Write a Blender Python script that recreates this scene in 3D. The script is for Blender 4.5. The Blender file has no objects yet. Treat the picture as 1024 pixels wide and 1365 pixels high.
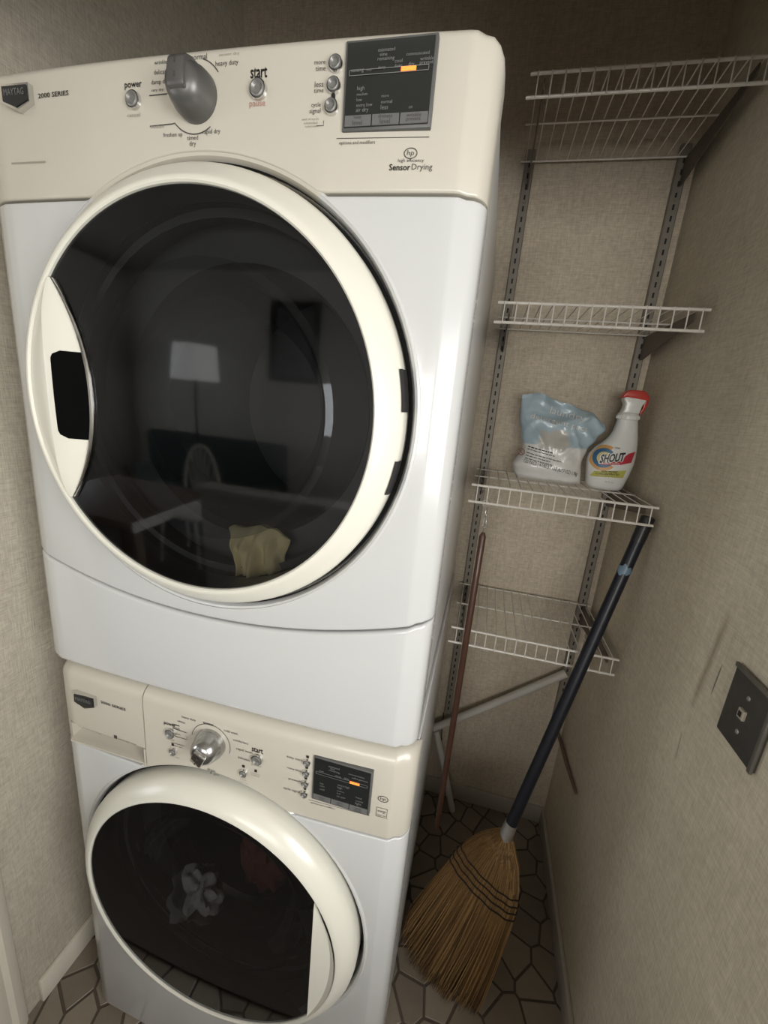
import bpy, bmesh, math, random
from mathutils import Vector, Matrix, noise
random.seed(7)
scene = bpy.context.scene
COL = scene.collection
PI = math.pi

# ------------------------------------------------------------------ camera, light, exposure
cam_data = bpy.data.cameras.new('camera')
cam = bpy.data.objects.new('camera', cam_data); COL.objects.link(cam)
cam_data.sensor_fit = 'HORIZONTAL'; cam_data.sensor_width = 36.0
cam_data.lens = 556.97 / 1024 * 36
cam_data.clip_start = 0.02
CR, CF, CU = (0.96709, 0.23895, 0.08742), (-0.21055, 0.94446, -0.25233), (-0.14286, 0.22562, 0.96368)
cam.matrix_world = Matrix(((CR[0], CU[0], -CF[0], 0.7238), (CR[1], CU[1], -CF[1], -0.5168), (CR[2], CU[2], -CF[2], 1.4597), (0, 0, 0, 1)))
scene.camera = cam
scene.view_settings.view_transform = 'Standard'; scene.view_settings.look = 'None'
scene.view_settings.gamma = 1.0; scene.view_settings.use_curve_mapping = False
scene.view_settings.exposure = 0.25
world = bpy.data.worlds.new('world'); scene.world = world; world.use_nodes = True
world.node_tree.nodes['Background'].inputs[0].default_value = (0.8, 0.9, 1.0, 1)
world.node_tree.nodes['Background'].inputs[1].default_value = 0.35
scene.cycles.use_denoising = True
scene.cycles.max_bounces = 8; scene.cycles.diffuse_bounces = 4; scene.cycles.glossy_bounces = 4
scene.cycles.transparent_max_bounces = 12
scene.cycles.sample_clamp_indirect = 4.0
scene.cycles.caustics_reflective = False; scene.cycles.caustics_refractive = False

def area(name, loc, target, sx, sy, power, color):
    d = bpy.data.lights.new(name, 'AREA'); d.shape = 'RECTANGLE'; d.size = sx; d.size_y = sy
    d.energy = power; d.color = color
    o = bpy.data.objects.new(name, d); COL.objects.link(o)
    o.location = loc
    o.rotation_euler = (Vector(target) - Vector(loc)).to_track_quat('-Z', 'Y').to_euler()
    return o
area('window_daylight', (.885, -3.12, 1.44), (.885, 0, 1.44), 1.6, .86, 33, (1.0, 0.97, 0.92))
area('east_window_daylight', (1.70, -1.05, 1.41), (0, -1.05, 1.41), 0.95, 0.72, 26, (1.0, 0.98, 0.95))
area('side_window_daylight', (-2.92, -2.05, 1.4), (0, -2.05, 1.4), 0.9, 1.2, 14, (0.93, 0.97, 1.0))

# ------------------------------------------------------------------ helpers
MATS = {}
def nmat(name):
    m = bpy.data.materials.new(name); m.use_nodes = True
    nt = m.node_tree; b = nt.nodes['Principled BSDF']
    MATS[name] = m
    return m, nt, b
def plain(name, col, rough=0.5, metal=0.0, coat=0.0, var=0.04, scale=40.0, bump=0.0, bscale=None, emit=0.0):
    m, nt, b = nmat(name)
    tc = nt.nodes.new('ShaderNodeTexCoord')
    nz = nt.nodes.new('ShaderNodeTexNoise'); nz.inputs['Scale'].default_value = scale; nz.inputs['Detail'].default_value = 4
    nt.links.new(tc.outputs['Object'], nz.inputs['Vector'])
    mx = nt.nodes.new('ShaderNodeMix'); mx.data_type = 'RGBA'
    mx.inputs[6].default_value = [c * (1 - var) for c in col] + [1]
    mx.inputs[7].default_value = [min(1, c * (1 + var)) for c in col] + [1]
    nt.links.new(nz.outputs['Fac'], mx.inputs[0]); nt.links.new(mx.outputs[2], b.inputs['Base Color'])
    b.inputs['Roughness'].default_value = rough; b.inputs['Metallic'].default_value = metal
    b.inputs['Coat Weight'].default_value = coat; b.inputs['Coat Roughness'].default_value = 0.08
    if bump:
        n2 = nt.nodes.new('ShaderNodeTexNoise'); n2.inputs['Scale'].default_value = bscale or scale
        nt.links.new(tc.outputs['Object'], n2.inputs['Vector'])
        bp = nt.nodes.new('ShaderNodeBump'); bp.inputs['Strength'].default_value = bump; bp.inputs['Distance'].default_value = 0.002
        nt.links.new(n2.outputs['Fac'], bp.inputs['Height']); nt.links.new(bp.outputs['Normal'], b.inputs['Normal'])
    if emit:
        b.inputs['Emission Color'].default_value = (*col, 1); b.inputs['Emission Strength'].default_value = emit
    return m

def wallpaper(name, c1, c2, rough_amp=0.6, scratch=False):
    """woven grasscloth: crossed threads from stretched noise"""
    m, nt, b = nmat(name)
    N = nt.nodes.new; L = nt.links.new
    geo = N('ShaderNodeNewGeometry')
    def thread(sc):
        mp = N('ShaderNodeMapping'); mp.inputs['Scale'].default_value = sc
        L(geo.outputs['Position'], mp.inputs['Vector'])
        n = N('ShaderNodeTexNoise'); n.inputs['Scale'].default_value = 1; n.inputs['Detail'].default_value = 3; n.inputs['Roughness'].default_value = 0.6
        L(mp.outputs[0], n.inputs['Vector']); return n.outputs['Fac']
    h = thread((26, 26, 420)); v = thread((420, 420, 22)); big = thread((5, 5, 5)); mid = thread((90, 90, 90))
    def mix(a, c, f=0.5):
        x = N('ShaderNodeMix'); x.data_type = 'FLOAT'; x.inputs[0].default_value = f
        L(a, x.inputs[2]); L(c, x.inputs[3]); return x.outputs[0]
    wv = mix(h, v, 0.45); w2 = mix(wv, mid, 0.3); w3 = mix(w2, big, 0.15)
    mr = N('ShaderNodeMapRange'); mr.inputs[1].default_value = 0.38; mr.inputs[2].default_value = 0.64
    L(w3, mr.inputs[0])
    cm = N('ShaderNodeMix'); cm.data_type = 'RGBA'; cm.inputs[6].default_value = (*c1, 1); cm.inputs[7].default_value = (*c2, 1)
    L(mr.outputs[0], cm.inputs[0])
    out = cm.outputs[2]
    if scratch:   # short dark gouge in the paper and a faint brown scuff beside it
        sep = N('ShaderNodeSeparateXYZ'); L(geo.outputs['Position'], sep.inputs[0])
        def M(op, a, c=None, clamp=False):
            n = N('ShaderNodeMath'); n.operation = op; n.use_clamp = clamp
            for i, s in enumerate((a, c)):
                if s is None: continue
                if isinstance(s, (int, float)): n.inputs[i].default_value = s
                else: L(s, n.inputs[i])
            return n.outputs[0]
        def streak(y0, z0, hw, hl, slope):
            dz = M('SUBTRACT', sep.outputs[2], z0); dy = M('SUBTRACT', M('SUBTRACT', sep.outputs[1], y0), M('MULTIPLY', dz, slope))
            a = M('SUBTRACT', 1.0, M('DIVIDE', M('ABSOLUTE', dy), hw), True); c = M('SUBTRACT', 1.0, M('POWER', M('DIVIDE', M('ABSOLUTE', dz), hl), 4), True)
            return M('MULTIPLY', a, c)
        for (y0, z0, hw, hl, sl, col, st) in ((.171, 1.085, .0022, .030, -.05, (.03, .022, .015), 1.0), (.20, 1.10, .012, .10, -.1, (.16, .10, .06), .55), (.21, .92, .004, .03, 0.1, (.12, .09, .06), .5)):
            c3 = N('ShaderNodeMix'); c3.data_type = 'RGBA'; c3.inputs[7].default_value = (*col, 1)
            L(M('MULTIPLY', streak(y0, z0, hw, hl, sl), st), c3.inputs[0]); L(out, c3.inputs[6]); out = c3.outputs[2]
    L(out, b.inputs['Base Color'])
    b.inputs['Roughness'].default_value = 0.75
    bp = N('ShaderNodeBump'); bp.inputs['Strength'].default_value = rough_amp; bp.inputs['Distance'].default_value = 0.0025
    L(w3, bp.inputs['Height']); L(bp.outputs['Normal'], b.inputs['Normal'])
    return m

def smoked_glass(name, tint, gloss_col, ior=1.55):
    m = bpy.data.materials.new(name); m.use_nodes = True; MATS[name] = m
    nt = m.node_tree; nt.nodes.clear(); N = nt.nodes.new; L = nt.links.new
    o = N('ShaderNodeOutputMaterial'); t = N('ShaderNodeBsdfTransparent'); g = N('ShaderNodeBsdfGlossy'); mx = N('ShaderNodeMixShader')
    f = N('ShaderNodeFresnel'); f.inputs[0].default_value = ior
    mul = N('ShaderNodeMath'); mul.operation = 'MULTIPLY'; mul.inputs[1].default_value = 1.35; mul.use_clamp = True
    L(f.outputs[0], mul.inputs[0])
    n = N('ShaderNodeTexNoise'); n.inputs['Scale'].default_value = 3.0
    tc = N('ShaderNodeTexCoord'); L(tc.outputs['Object'], n.inputs['Vector'])
    mr = N('ShaderNodeMapRange'); mr.inputs[3].default_value = 0.02; mr.inputs[4].default_value = 0.07; L(n.outputs['Fac'], mr.inputs[0])
    L(mr.outputs[0], g.inputs['Roughness'])
    t.inputs[0].default_value = (*tint, 1); g.inputs[0].default_value = (*gloss_col, 1)
    L(mul.outputs[0], mx.inputs[0]); L(t.outputs[0], mx.inputs[1]); L(g.outputs[0], mx.inputs[2]); L(mx.outputs[0], o.inputs[0])
    return m

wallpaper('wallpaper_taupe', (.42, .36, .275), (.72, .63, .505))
wallpaper('wallpaper_right_brightened', (.50, .44, .33), (.74, .66, .52), 0.6, True)  # same taupe paper, colour lightened in place of light missing on the right wall
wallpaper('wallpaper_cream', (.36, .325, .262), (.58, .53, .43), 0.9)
plain('enamel_white', (.50, .505, .50), .22, coat=.4, var=.01, scale=6)
plain('plastic_cream', (.475, .445, .38), .34, coat=.15, var=.012, scale=10)
plain('plastic_ivory', (.66, .645, .565), .3, coat=.2, var=.012, scale=10)
plain('handle_grey', (.66, .65, .62), .25, coat=.3, var=.015, scale=10)
plain('cabinet_white', (.60, .60, .595), .28, coat=.3, var=.015, scale=8)
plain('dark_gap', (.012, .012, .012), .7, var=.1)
plain('pocket_black', (.0025, .0025, .0025), .95, var=.05)
MATS['pocket_black'].node_tree.nodes['Principled BSDF'].inputs['Specular IOR Level'].default_value = .06
plain('black_plastic', (.014, .015, .016), .35, var=.08)
plain('knob_grey', (.115, .113, .108), .38, metal=.45, var=.06, scale=25)
plain('knob_silver', (.45, .45, .44), .22, metal=.95, var=.05, scale=25)
plain('button_grey', (.20, .195, .185), .4, metal=.4, var=.06)
plain('chrome', (.72, .72, .71), .14, metal=1.0, var=.03)
plain('ink_dark', (.05, .046, .042), .6, var=.1)
plain('ink_grey', (.28, .25, .21), .6, var=.1)
plain('ink_red', (.36, .17, .13), .6, var=.1)
plain('display_glass', (.013, .015, .014), .16, coat=.5, var=.1)
plain('display_bezel', (.085, .085, .082), .4, var=.08)
plain('display_key', (.115, .115, .112), .4, var=.06)
plain('display_text', (.16, .16, .155), .5, var=.08)
plain('display_lamp', (1.0, .22, .035), .4, var=.05, emit=1.1)
plain('drum_steel', (.33, .33, .34), .35, metal=.7, var=.05)
plain('drum_dark', (.075, .075, .078), .5, var=.1)
plain('gasket', (.06, .06, .065), .5, var=.1)
plain('wire_white', (.74, .70, .64), .4, coat=.15, var=.03)
plain('standard_metal', (.25, .225, .19), .55, metal=.25, var=.12, scale=60)
plain('bracket_metal', (.12, .10, .08), .5, metal=.3, var=.15)
plain('slot_black', (.015, .013, .011), .8, var=.1)
plain('baseboard_paint', (.42, .385, .325), .5, var=.06, scale=15)
plain('trim_paint', (.62, .58, .49), .45, var=.05, scale=12)
plain('room_paint', (.60, .57, .52), .8, var=.03, scale=4)
plain('ceiling_paint', (.25, .23, .20), .9, var=.03, scale=8)
plain('room_carpet', (.085, .07, .056), .95, var=.25, scale=300, bump=.5, bscale=400)
plain('grout', (.085, .068, .05), .9, var=.25, scale=120)
for i, c in enumerate(((.23, .195, .15), (.205, .17, .13), (.25, .212, .165), (.185, .155, .118), (.215, .178, .132))):
    plain('stone_%d' % i, c, .45, var=.16, scale=28, bump=.25, bscale=60)
plain('wood_brown', (.085, .036, .022), .4, coat=.2, var=.3, scale=30)
plain('wood_old', (.17, .12, .085), .6, var=.3, scale=30)
plain('pole_white', (.60, .575, .53), .45, var=.06, scale=20)
plain('broom_blue', (.0035, .0055, .0135), .42, coat=.05, var=.15, scale=30)
plain('tape_blue', (.16, .24, .33), .4, var=.25, scale=80)
plain('zinc', (.50, .49, .47), .35, metal=.8, var=.15, scale=90)
plain('thread_black', (.02, .016, .014), .8, var=.1)
plain('steel_hook', (.42, .41, .38), .35, metal=.85, var=.1)
plain('plate_metal', (.085, .08, .073), .42, metal=.5, var=.25, scale=60)
plain('plate_edge', (.17, .16, .14), .45, metal=.5, var=.2, scale=60)
plain('socket_ivory', (.42, .37, .29), .5, var=.08)
plain('bottle_white', (.72, .72, .69), .3, coat=.3, var=.015)
plain('trigger_red', (.50, .045, .03), .35, coat=.2, var=.05)
plain('label_red', (.46, .03, .05), .4, var=.04)
plain('label_orange', (.62, .34, .12), .4, var=.04)
plain('label_blue', (.035, .12, .24), .4, var=.04)
plain('label_yellow', (.58, .50, .22), .4, var=.04)
plain('label_tan', (.50, .38, .2), .4, var=.04)
plain('label_lime', (.50, .47, .10), .4, var=.04)
plain('label_white', (.74, .73, .70), .4, var=.02)
plain('label_black', (.012, .011, .01), .4, var=.05)
plain('cloth_yellow', (.62, .53, .29), .9, var=.12, scale=60, bump=.3, bscale=300)
plain('cloth_white', (.84, .84, .86), .9, var=.05, scale=60, bump=.3, bscale=300)
plain('cloth_red', (.20, .06, .055), .9, var=.2, scale=60, bump=.3, bscale=300)
plain('lamp_shade', (.80, .79, .75), .8, var=.02, emit=1.3)
plain('lamp_metal', (.06, .055, .05), .4, metal=.6, var=.1)
plain('chair_wood', (.78, .75, .68), .5, var=.1)
plain('sofa_green', (.045, .062, .055), .9, var=.15, scale=60)
plain('table_white', (.72, .70, .66), .35, var=.03)
plain('frame_black', (.02, .018, .016), .4, var=.1)
plain('picture_print', (.13, .13, .13), .3, coat=.5, var=.4, scale=3)
plain('sky_pane', (.85, .93, 1.0), .3, var=.01, emit=1.2)
smoked_glass('smoked_glass', (.58, .59, .60), (.92, .95, 1.0))
smoked_glass('clear_bowl', (.72, .74, .75), (.92, .95, 1.0))

def link(name, me, mat, parent=None):
    o = bpy.data.objects.new(name, me); COL.objects.link(o)
    if mat is not None and not me.materials: me.materials.append(MATS[mat])
    if parent is not None: o.parent = parent
    return o
def mobj(name, vf, mat, parent=None, smooth=35, fix=True):
    verts, faces = vf
    me = bpy.data.meshes.new(name); me.from_pydata([tuple(v) for v in verts], [], faces)
    bm = bmesh.new(); bm.from_mesh(me)
    bmesh.ops.remove_doubles(bm, verts=bm.verts, dist=1e-6)
    if fix: bmesh.ops.recalc_face_normals(bm, faces=bm.faces)
    bm.to_mesh(me); bm.free()
    if smooth:
        for p in me.polygons: p.use_smooth = True
        me.set_sharp_from_angle(angle=math.radians(smooth))
    return link(name, me, mat, parent)
def joinvf(*l):
    V, F = [], []
    for v, f in l:
        n = len(V); V += [tuple(x) for x in v]; F += [tuple(i + n for i in q) for q in f]
    return V, F
def box(x0, x1, y0, y1, z0, z1, bev=0.0, seg=2):
    bm = bmesh.new()
    bmesh.ops.create_cube(bm, size=1)
    for v in bm.verts:
        v.co = Vector(((x0 + x1) / 2 + v.co.x * (x1 - x0), (y0 + y1) / 2 + v.co.y * (y1 - y0), (z0 + z1) / 2 + v.co.z * (z1 - z0)))
    if bev: bmesh.ops.bevel(bm, geom=bm.edges[:], offset=bev, segments=seg, profile=.5, affect='EDGES')
    bm.verts.index_update()
    r = ([v.co.copy() for v in bm.verts], [tuple(v.index for v in f.verts) for f in bm.faces]); bm.free()
    return r
def tube(pts, r, seg=8, closed=False):
    pts = [Vector(p) for p in pts]; n = len(pts)
    rs = r if isinstance(r, (list, tuple)) else [r] * n
    V, F = [], []; prev = None
    for i, p in enumerate(pts):
        a = pts[(i - 1) % n] if (closed or i > 0) else p; b = pts[(i + 1) % n] if (closed or i < n - 1) else p
        t = (b - a).normalized()
        if prev is None:
            prev = t.orthogonal().normalized()
        prev = (prev - t * prev.dot(t)).normalized(); w = t.cross(prev)
        for k in range(seg):
            an = 2 * PI * k / seg; V.append(p + (prev * math.cos(an) + w * math.sin(an)) * rs[i])
    for i in range(n if closed else n - 1):
        j = (i + 1) % n
        for k in range(seg):
            F.append((i * seg + k, i * seg + (k + 1) % seg, j * seg + (k + 1) % seg, j * seg + k))
    if not closed:
        F.append(tuple(reversed(range(seg)))); F.append(tuple((n - 1) * seg + k for k in range(seg)))
    return V, F
def lathe(prof, c, axis='y', seg=64, a0=0.0, a1=2 * PI):
    """prof (r, h); axis y: h is y offset"""
    full = abs(a1 - a0 - 2 * PI) < 1e-6
    n = seg if full else seg + 1; V, F = [], []; m = len(prof)
    for i in range(n):
        a = a0 + (a1 - a0) * i / seg
        for r, h in prof:
            if axis == 'y': V.append((c[0] + r * math.cos(a), c[1] + h, c[2] + r * math.sin(a)))
            else: V.append((c[0] + r * math.cos(a), c[1] + r * math.sin(a), c[2] + h))
    for i in range(seg):
        j = (i + 1) % n
        for k in range(m - 1):
            F.append((i * m + k, i * m + k + 1, j * m + k + 1, j * m + k))
    return V, F
def prism_xz(poly, y0, y1):
    n = len(poly)
    V = [(x, y0, z) for x, z in poly] + [(x, y1, z) for x, z in poly]
    F = [tuple(range(n)), tuple(reversed(range(n, 2 * n)))] + [(i, (i + 1) % n, n + (i + 1) % n, n + i) for i in range(n)]
    return V, F
def prism_yz(poly, x0, x1):
    n = len(poly)
    V = [(x0, y, z) for y, z in poly] + [(x1, y, z) for y, z in poly]
    F = [tuple(range(n)), tuple(reversed(range(n, 2 * n)))] + [(i, (i + 1) % n, n + (i + 1) % n, n + i) for i in range(n)]
    return V, F
def prism_xy(poly, z0, z1):
    n = len(poly)
    V = [(x, y, z0) for x, y in poly] + [(x, y, z1) for x, y in poly]
    F = [tuple(range(n)), tuple(reversed(range(n, 2 * n)))] + [(i, (i + 1) % n, n + (i + 1) % n, n + i) for i in range(n)]
    return V, F
def thing(name, label, cat, loc=(0, 0, 0), group=None):
    o = bpy.data.objects.new(name, None); COL.objects.link(o); o.empty_display_size = .05
    o.location = loc; o['label'] = label; o['category'] = cat
    if group: o['group'] = group
    return o
def tag(o, label, cat, group=None):
    o['label'] = label; o['category'] = cat
    if group: o['group'] = group
    return o
def struct(o, label=None):
    o['kind'] = 'structure'
    if label: o['label'] = label
    return o
def child(name, vf, mat, parent, label=None, smooth=35, kind=None):
    """mesh given in world coordinates, hung under a thing whose origin is elsewhere"""
    off = Vector((0, 0, 0)); p = parent
    while p is not None: off += p.location; p = p.parent
    V, F = vf
    o = mobj(name, ([Vector(v) - off for v in V], F), mat, parent, smooth)
    if label: o['label'] = label
    if 'lettering' in name or name.endswith('_print') or name in ('collar_ribs', 'progress_bar'): o['kind'] = 'stuff'
    return o

# text: flat print laid on a surface y(x, z)
_txt_cache = {}
def text_vf(s, xc, zc, w, h=None, surf=None, shear=0.0, rot=0.0, off=.0007, align='c', bold=0.0):
    key = (s, bold)
    if key not in _txt_cache:
        cu = bpy.data.curves.new('t', 'FONT'); cu.body = s; cu.size = 1; cu.resolution_u = 2
        ob = bpy.data.objects.new('t', cu); COL.objects.link(ob)
        me = bpy.data.meshes.new_from_object(ob.evaluated_get(bpy.context.evaluated_depsgraph_get()))
        V = [v.co.copy() for v in me.vertices]; F = [tuple(p.vertices) for p in me.polygons]
        bpy.data.objects.remove(ob); bpy.data.curves.remove(cu); bpy.data.meshes.remove(me)
        if bold:
            sh = [(bold * math.cos(a), bold * math.sin(a)) for a in [2 * PI * i / 8 for i in range(8)]] + [(0, 0)]
            V, F = [v + Vector((a, b, 0)) for a, b in sh for v in V], [tuple(i + k * len(V) for i in f) for k in range(9) for f in F]
        _txt_cache[key] = (V, F)
    V, F = _txt_cache[key]
    x0 = min(v.x for v in V); x1 = max(v.x for v in V); z0 = min(v.y for v in V); z1 = max(v.y for v in V)
    k = w / (x1 - x0); kz = (h / (z1 - z0)) if h else k
    out = []
    for v in V:
        a = (v.x - (x0 + x1) / 2) * k; b = (v.y - (z0 + z1) / 2) * kz; a += shear * b
        if align == 'r': a -= w / 2
        if align == 'l': a += w / 2
        a, b = a * math.cos(rot) - b * math.sin(rot), a * math.sin(rot) + b * math.cos(rot)
        out.append((xc + a, surf(xc + a, zc + b) - off, zc + b))
    return out, F
def strip_line(pts, w, surf, off=.0007):
    """thin printed line through (x, z) points"""
    V, F = [], []
    for i, (x, z) in enumerate(pts):
        a = pts[max(0, i - 1)]; b = pts[min(len(pts) - 1, i + 1)]
        dx, dz = b[0] - a[0], b[1] - a[1]; l = math.hypot(dx, dz) or 1
        nx, nz = -dz / l * w / 2, dx / l * w / 2
        for s in (1, -1):
            V.append((x + nx * s, surf(x + nx * s, z + nz * s) - off, z + nz * s))
    for i in range(len(pts) - 1): F.append((2 * i, 2 * i + 1, 2 * i + 3, 2 * i + 2))
    return V, F
def arc_pts(cx, cz, r, a0, a1, n=16):
    return [(cx + r * math.cos(math.radians(a0 + (a1 - a0) * i / n)), cz + r * math.sin(math.radians(a0 + (a1 - a0) * i / n))) for i in range(n + 1)]

# ------------------------------------------------------------------ the setting
XL, XR, YB = -.121, 1.130, .842
ZC = 2.62
FY = -.16          # closet opening plane (front wall y -.16 .. -.06)
floor = struct(mobj('floor', box(-3.0, 2.8, -3.3, .90, -.08, 0), 'grout', smooth=0), 'floor laid with irregular tan stone pattern in the closet')
carpet = struct(mobj('floor_carpet', box(-2.98, 2.78, -3.28, -.165, 0, .012), 'room_carpet', smooth=0), 'room carpet in front of the closet')
struct(mobj('wall_back', box(XL - .1, XR + .1, YB, YB + .06, 0, ZC), 'wallpaper_taupe', smooth=0), 'back closet wall in woven taupe wallpaper')
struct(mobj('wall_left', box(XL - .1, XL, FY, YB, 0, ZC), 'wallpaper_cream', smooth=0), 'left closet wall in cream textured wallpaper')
struct(mobj('wall_right', box(XR, XR + .1, FY, YB, 0, ZC), 'wallpaper_right_brightened', smooth=0), 'right closet wall in woven taupe wallpaper')
struct(mobj('ceiling', box(-3.0, 2.8, -3.3, .9, ZC, ZC + .08), 'ceiling_paint', smooth=0))
fw = joinvf(box(-3.0, XL - .1, FY, -.06, 0, ZC), box(XR + .1, 2.8, FY, -.06, 0, ZC), box(XL - .1, XR + .1, FY, -.065, 1.925, ZC))
struct(mobj('wall_front', fw, 'room_paint', smooth=0), 'room wall around the closet opening')
# far room wall with a window opening, side walls
wx0, wx1, wz0, wz1 = .05, 1.72, .98, 1.90
struct(mobj('wall_far', joinvf(box(-3.0, wx0, -3.3, -3.2, 0, ZC), box(wx1, 2.8, -3.3, -3.2, 0, ZC), box(wx0, wx1, -3.3, -3.2, 0, wz0), box(wx0, wx1, -3.3, -3.2, wz1, ZC)), 'room_paint', smooth=0))
EX = 1.76
struct(mobj('wall_east', joinvf(box(EX, EX + .1, -3.2, -1.55, 0, ZC), box(EX, EX + .1, -.55, FY, 0, ZC), box(EX, EX + .1, -1.55, -.55, 0, .93), box(EX, EX + .1, -1.55, -.55, 1.97, ZC)), 'room_paint', smooth=0))
w3 = struct(mobj('window_3', joinvf(box(EX + .01, EX + .07, -1.55, -.55, .93, .97), box(EX + .01, EX + .07, -1.55, -.55, 1.93, 1.97), box(EX + .01, EX + .07, -1.55, -1.51, .97, 1.93), box(EX + .01, EX + .07, -.59, -.55, .97, 1.93), box(EX + .01, EX + .07, -1.07, -1.03, .97, 1.93)), 'trim_paint', smooth=0))
for y0, y1 in ((-1.51, -1.07), (-1.03, -.59)): mobj('pane', box(EX + .05, EX + .058, y0, y1, .97, 1.93), 'sky_pane', w3, 0)
struct(mobj('wall_west', joinvf(box(-3.1, -3.0, -3.2, -2.5, 0, ZC), box(-3.1, -3.0, -1.6, FY, 0, ZC), box(-3.1, -3.0, -2.5, -1.6, 0, .8), box(-3.1, -3.0, -2.5, -1.6, 2.0, ZC)), 'room_paint', smooth=0))
w1 = struct(mobj('window_1', joinvf(box(wx0, wx1, -3.28, -3.22, wz0, wz0 + .04), box(wx0, wx1, -3.28, -3.22, wz1 - .04, wz1), box(wx0, wx0 + .04, -3.28, -3.22, wz0 + .04, wz1 - .04), box(wx1 - .04, wx1, -3.28, -3.22, wz0 + .04, wz1 - .04), box(.865, .905, -3.28, -3.22, wz0 + .04, wz1 - .04)), 'trim_paint', smooth=0))
for x0, x1 in ((.09, .865), (.905, 1.68)): mobj('pane', box(x0, x1, -3.27, -3.262, wz0 + .04, wz1 - .04), 'sky_pane', w1, 0)
w2 = struct(mobj('window_2', joinvf(box(-3.08, -3.02, -2.5, -1.6, .8, .84), box(-3.08, -3.02, -2.5, -1.6, 1.96, 2.0), box(-3.08, -3.02, -2.5, -2.46, .84, 1.96), box(-3.08, -3.02, -1.64, -1.6, .84, 1.96), box(-3.08, -3.02, -2.07, -2.03, .84, 1.96)), 'trim_paint', smooth=0))
for y0, y1 in ((-2.46, -2.07), (-2.03, -1.64)): mobj('pane', box(-3.07, -3.062, y0, y1, .84, 1.96), 'sky_pane', w2, 0)
struct(mobj('wall_half_blocker', joinvf(box(-.6, 1.5, -1.40, -1.30, .012, .92), box(-.62, 1.52, -1.42, -1.28, .92, .95, .004)), 'room_paint', smooth=0), 'added half-height light blocker behind the viewer')  # unseen half wall, added only to shade the lower closet
# baseboards and casing
BBH = .067
struct(mobj('baseboard_back', box(XL, XR, YB - .012, YB, 0, BBH, .003), 'baseboard_paint'))
struct(mobj('baseboard_right', box(XR - .012, XR, -.055, YB - .012, 0, BBH, .003), 'baseboard_paint'))
struct(mobj('baseboard_left', box(XL, XL + .012, -.03, YB - .012, 0, BBH, .003), 'trim_paint'))
def casing(x0, x1, name, parent=None):
    prof = [(0, 0), (.008, .0), (.012, -.008), (.014, -.02), (.010, -.03), (.015, -.045), (.015, -.085), (.004, -.095), (0, -.095)]
    s = 1 if x1 > x0 else -1
    poly = [(x0 + s * a, -.062 + b) for a, b in prof]
    return struct(mobj(name, prism_xy(poly, .0, 1.925), 'trim_paint', parent, 20))
casing(XL, 0, 'trim_1'); 

# irregular floor stones, one piece each
def clip(poly, p, n):
    out = []
    for i in range(len(poly)):
        a, b = poly[i], poly[(i + 1) % len(poly)]
        da = (a[0] - p[0]) * n[0] + (a[1] - p[1]) * n[1]; db = (b[0] - p[0]) * n[0] + (b[1] - p[1]) * n[1]
        if da <= 0: out.append(a)
        if (da < 0 < db) or (db < 0 < da):
            t = da / (da - db); out.append((a[0] + (b[0] - a[0]) * t, a[1] + (b[1] - a[1]) * t))
    return out
rs = random.Random(5); seeds = []
for _ in range(9000):
    p = (rs.uniform(XL - .02, XR + .02), rs.uniform(-.17, YB + .02)); d = .040 + .062 * rs.random() ** .8
    if all(math.hypot(p[0] - q[0], (p[1] - q[1]) * .75) > d for q in seeds): seeds.append(p)
for s in seeds:
    if .05 < s[0] < .64 and .06 < s[1] < .8: continue      # wholly under the machines
    poly = [(XL, -.165), (XR - .0, -.165), (XR - .0, YB), (XL, YB)]
    for q in seeds:
        if q is s: continue
        m = ((s[0] + q[0]) / 2, (s[1] + q[1]) / 2); n = (q[0] - s[0], q[1] - s[1]); l = math.hypot(*n)
        if l > .4: continue
        n = (n[0] / l, n[1] / l); m = (m[0] - n[0] * .0032, m[1] - n[1] * .0032)
        poly = clip(poly, m, n)
        if len(poly) < 3: break
    if len(poly) < 3: continue
    cx = sum(p[0] for p in poly) / len(poly); cy = sum(p[1] for p in poly) / len(poly)
    loc = [(p[0] - cx, p[1] - cy) for p in poly]; k = len(loc); hz = .0018 + rs.random() * .0006
    V = [(x, y, 0) for x, y in loc] + [(x, y, hz * .6) for x, y in loc] + [(x * .965, y * .965, hz) for x, y in loc]
    F = [tuple(range(2 * k, 3 * k))] + [(i, (i + 1) % k, k + (i + 1) % k, k + i) for i in range(k)] + [(k + i, k + (i + 1) % k, 2 * k + (i + 1) % k, 2 * k + i) for i in range(k)]
    o = mobj('stone', (V, F), 'stone_%d' % rs.randrange(5), floor, 0); o.location = (cx, cy, 0)

# ------------------------------------------------------------------ washer and dryer
def base_profile(x0, w, yo, step=True):
    """plan section of the front skin, left to right: shallow bow, ridge and rounded corner"""
    P = []
    P += [(0, .050), (0, .036), (.003, .026), (.010, .017), (.020, .012), (.030, .0085)]
    n = 40
    for i in range(n + 1):
        x = .036 + (w - .072) * i / n; t = (x - w / 2) / (w / 2 - .03); P.append((x, .0075 * abs(t) ** 2.5 - .0005))
    P += [(w - .030, .0078), (w - .022, .0145), (w - .014, .0165), (w - .007, .0225), (w - .002, .031), (w, .039), (w, .050)]
    return [(x0 + x, yo + y) for x, y in P]
def dense(P, c, r):
    """add columns where the door circle needs them"""
    xs = []
    for i in range(25):
        for s in (-1, 1): xs.append(c[0] + s * r * math.cos(PI / 2 * i / 24))
    out = []
    for i in range(len(P) - 1):
        a, b = P[i], P[i + 1]; out.append(a)
        if b[0] - a[0] > 1e-5:
            for x in sorted(set(round(v, 6) for v in xs if a[0] + 1e-5 < v < b[0] - 1e-5)):
                t = (x - a[0]) / (b[0] - a[0]); out.append((x, a[1] + (b[1] - a[1]) * t))
    out.append(P[-1]); return out
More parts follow.
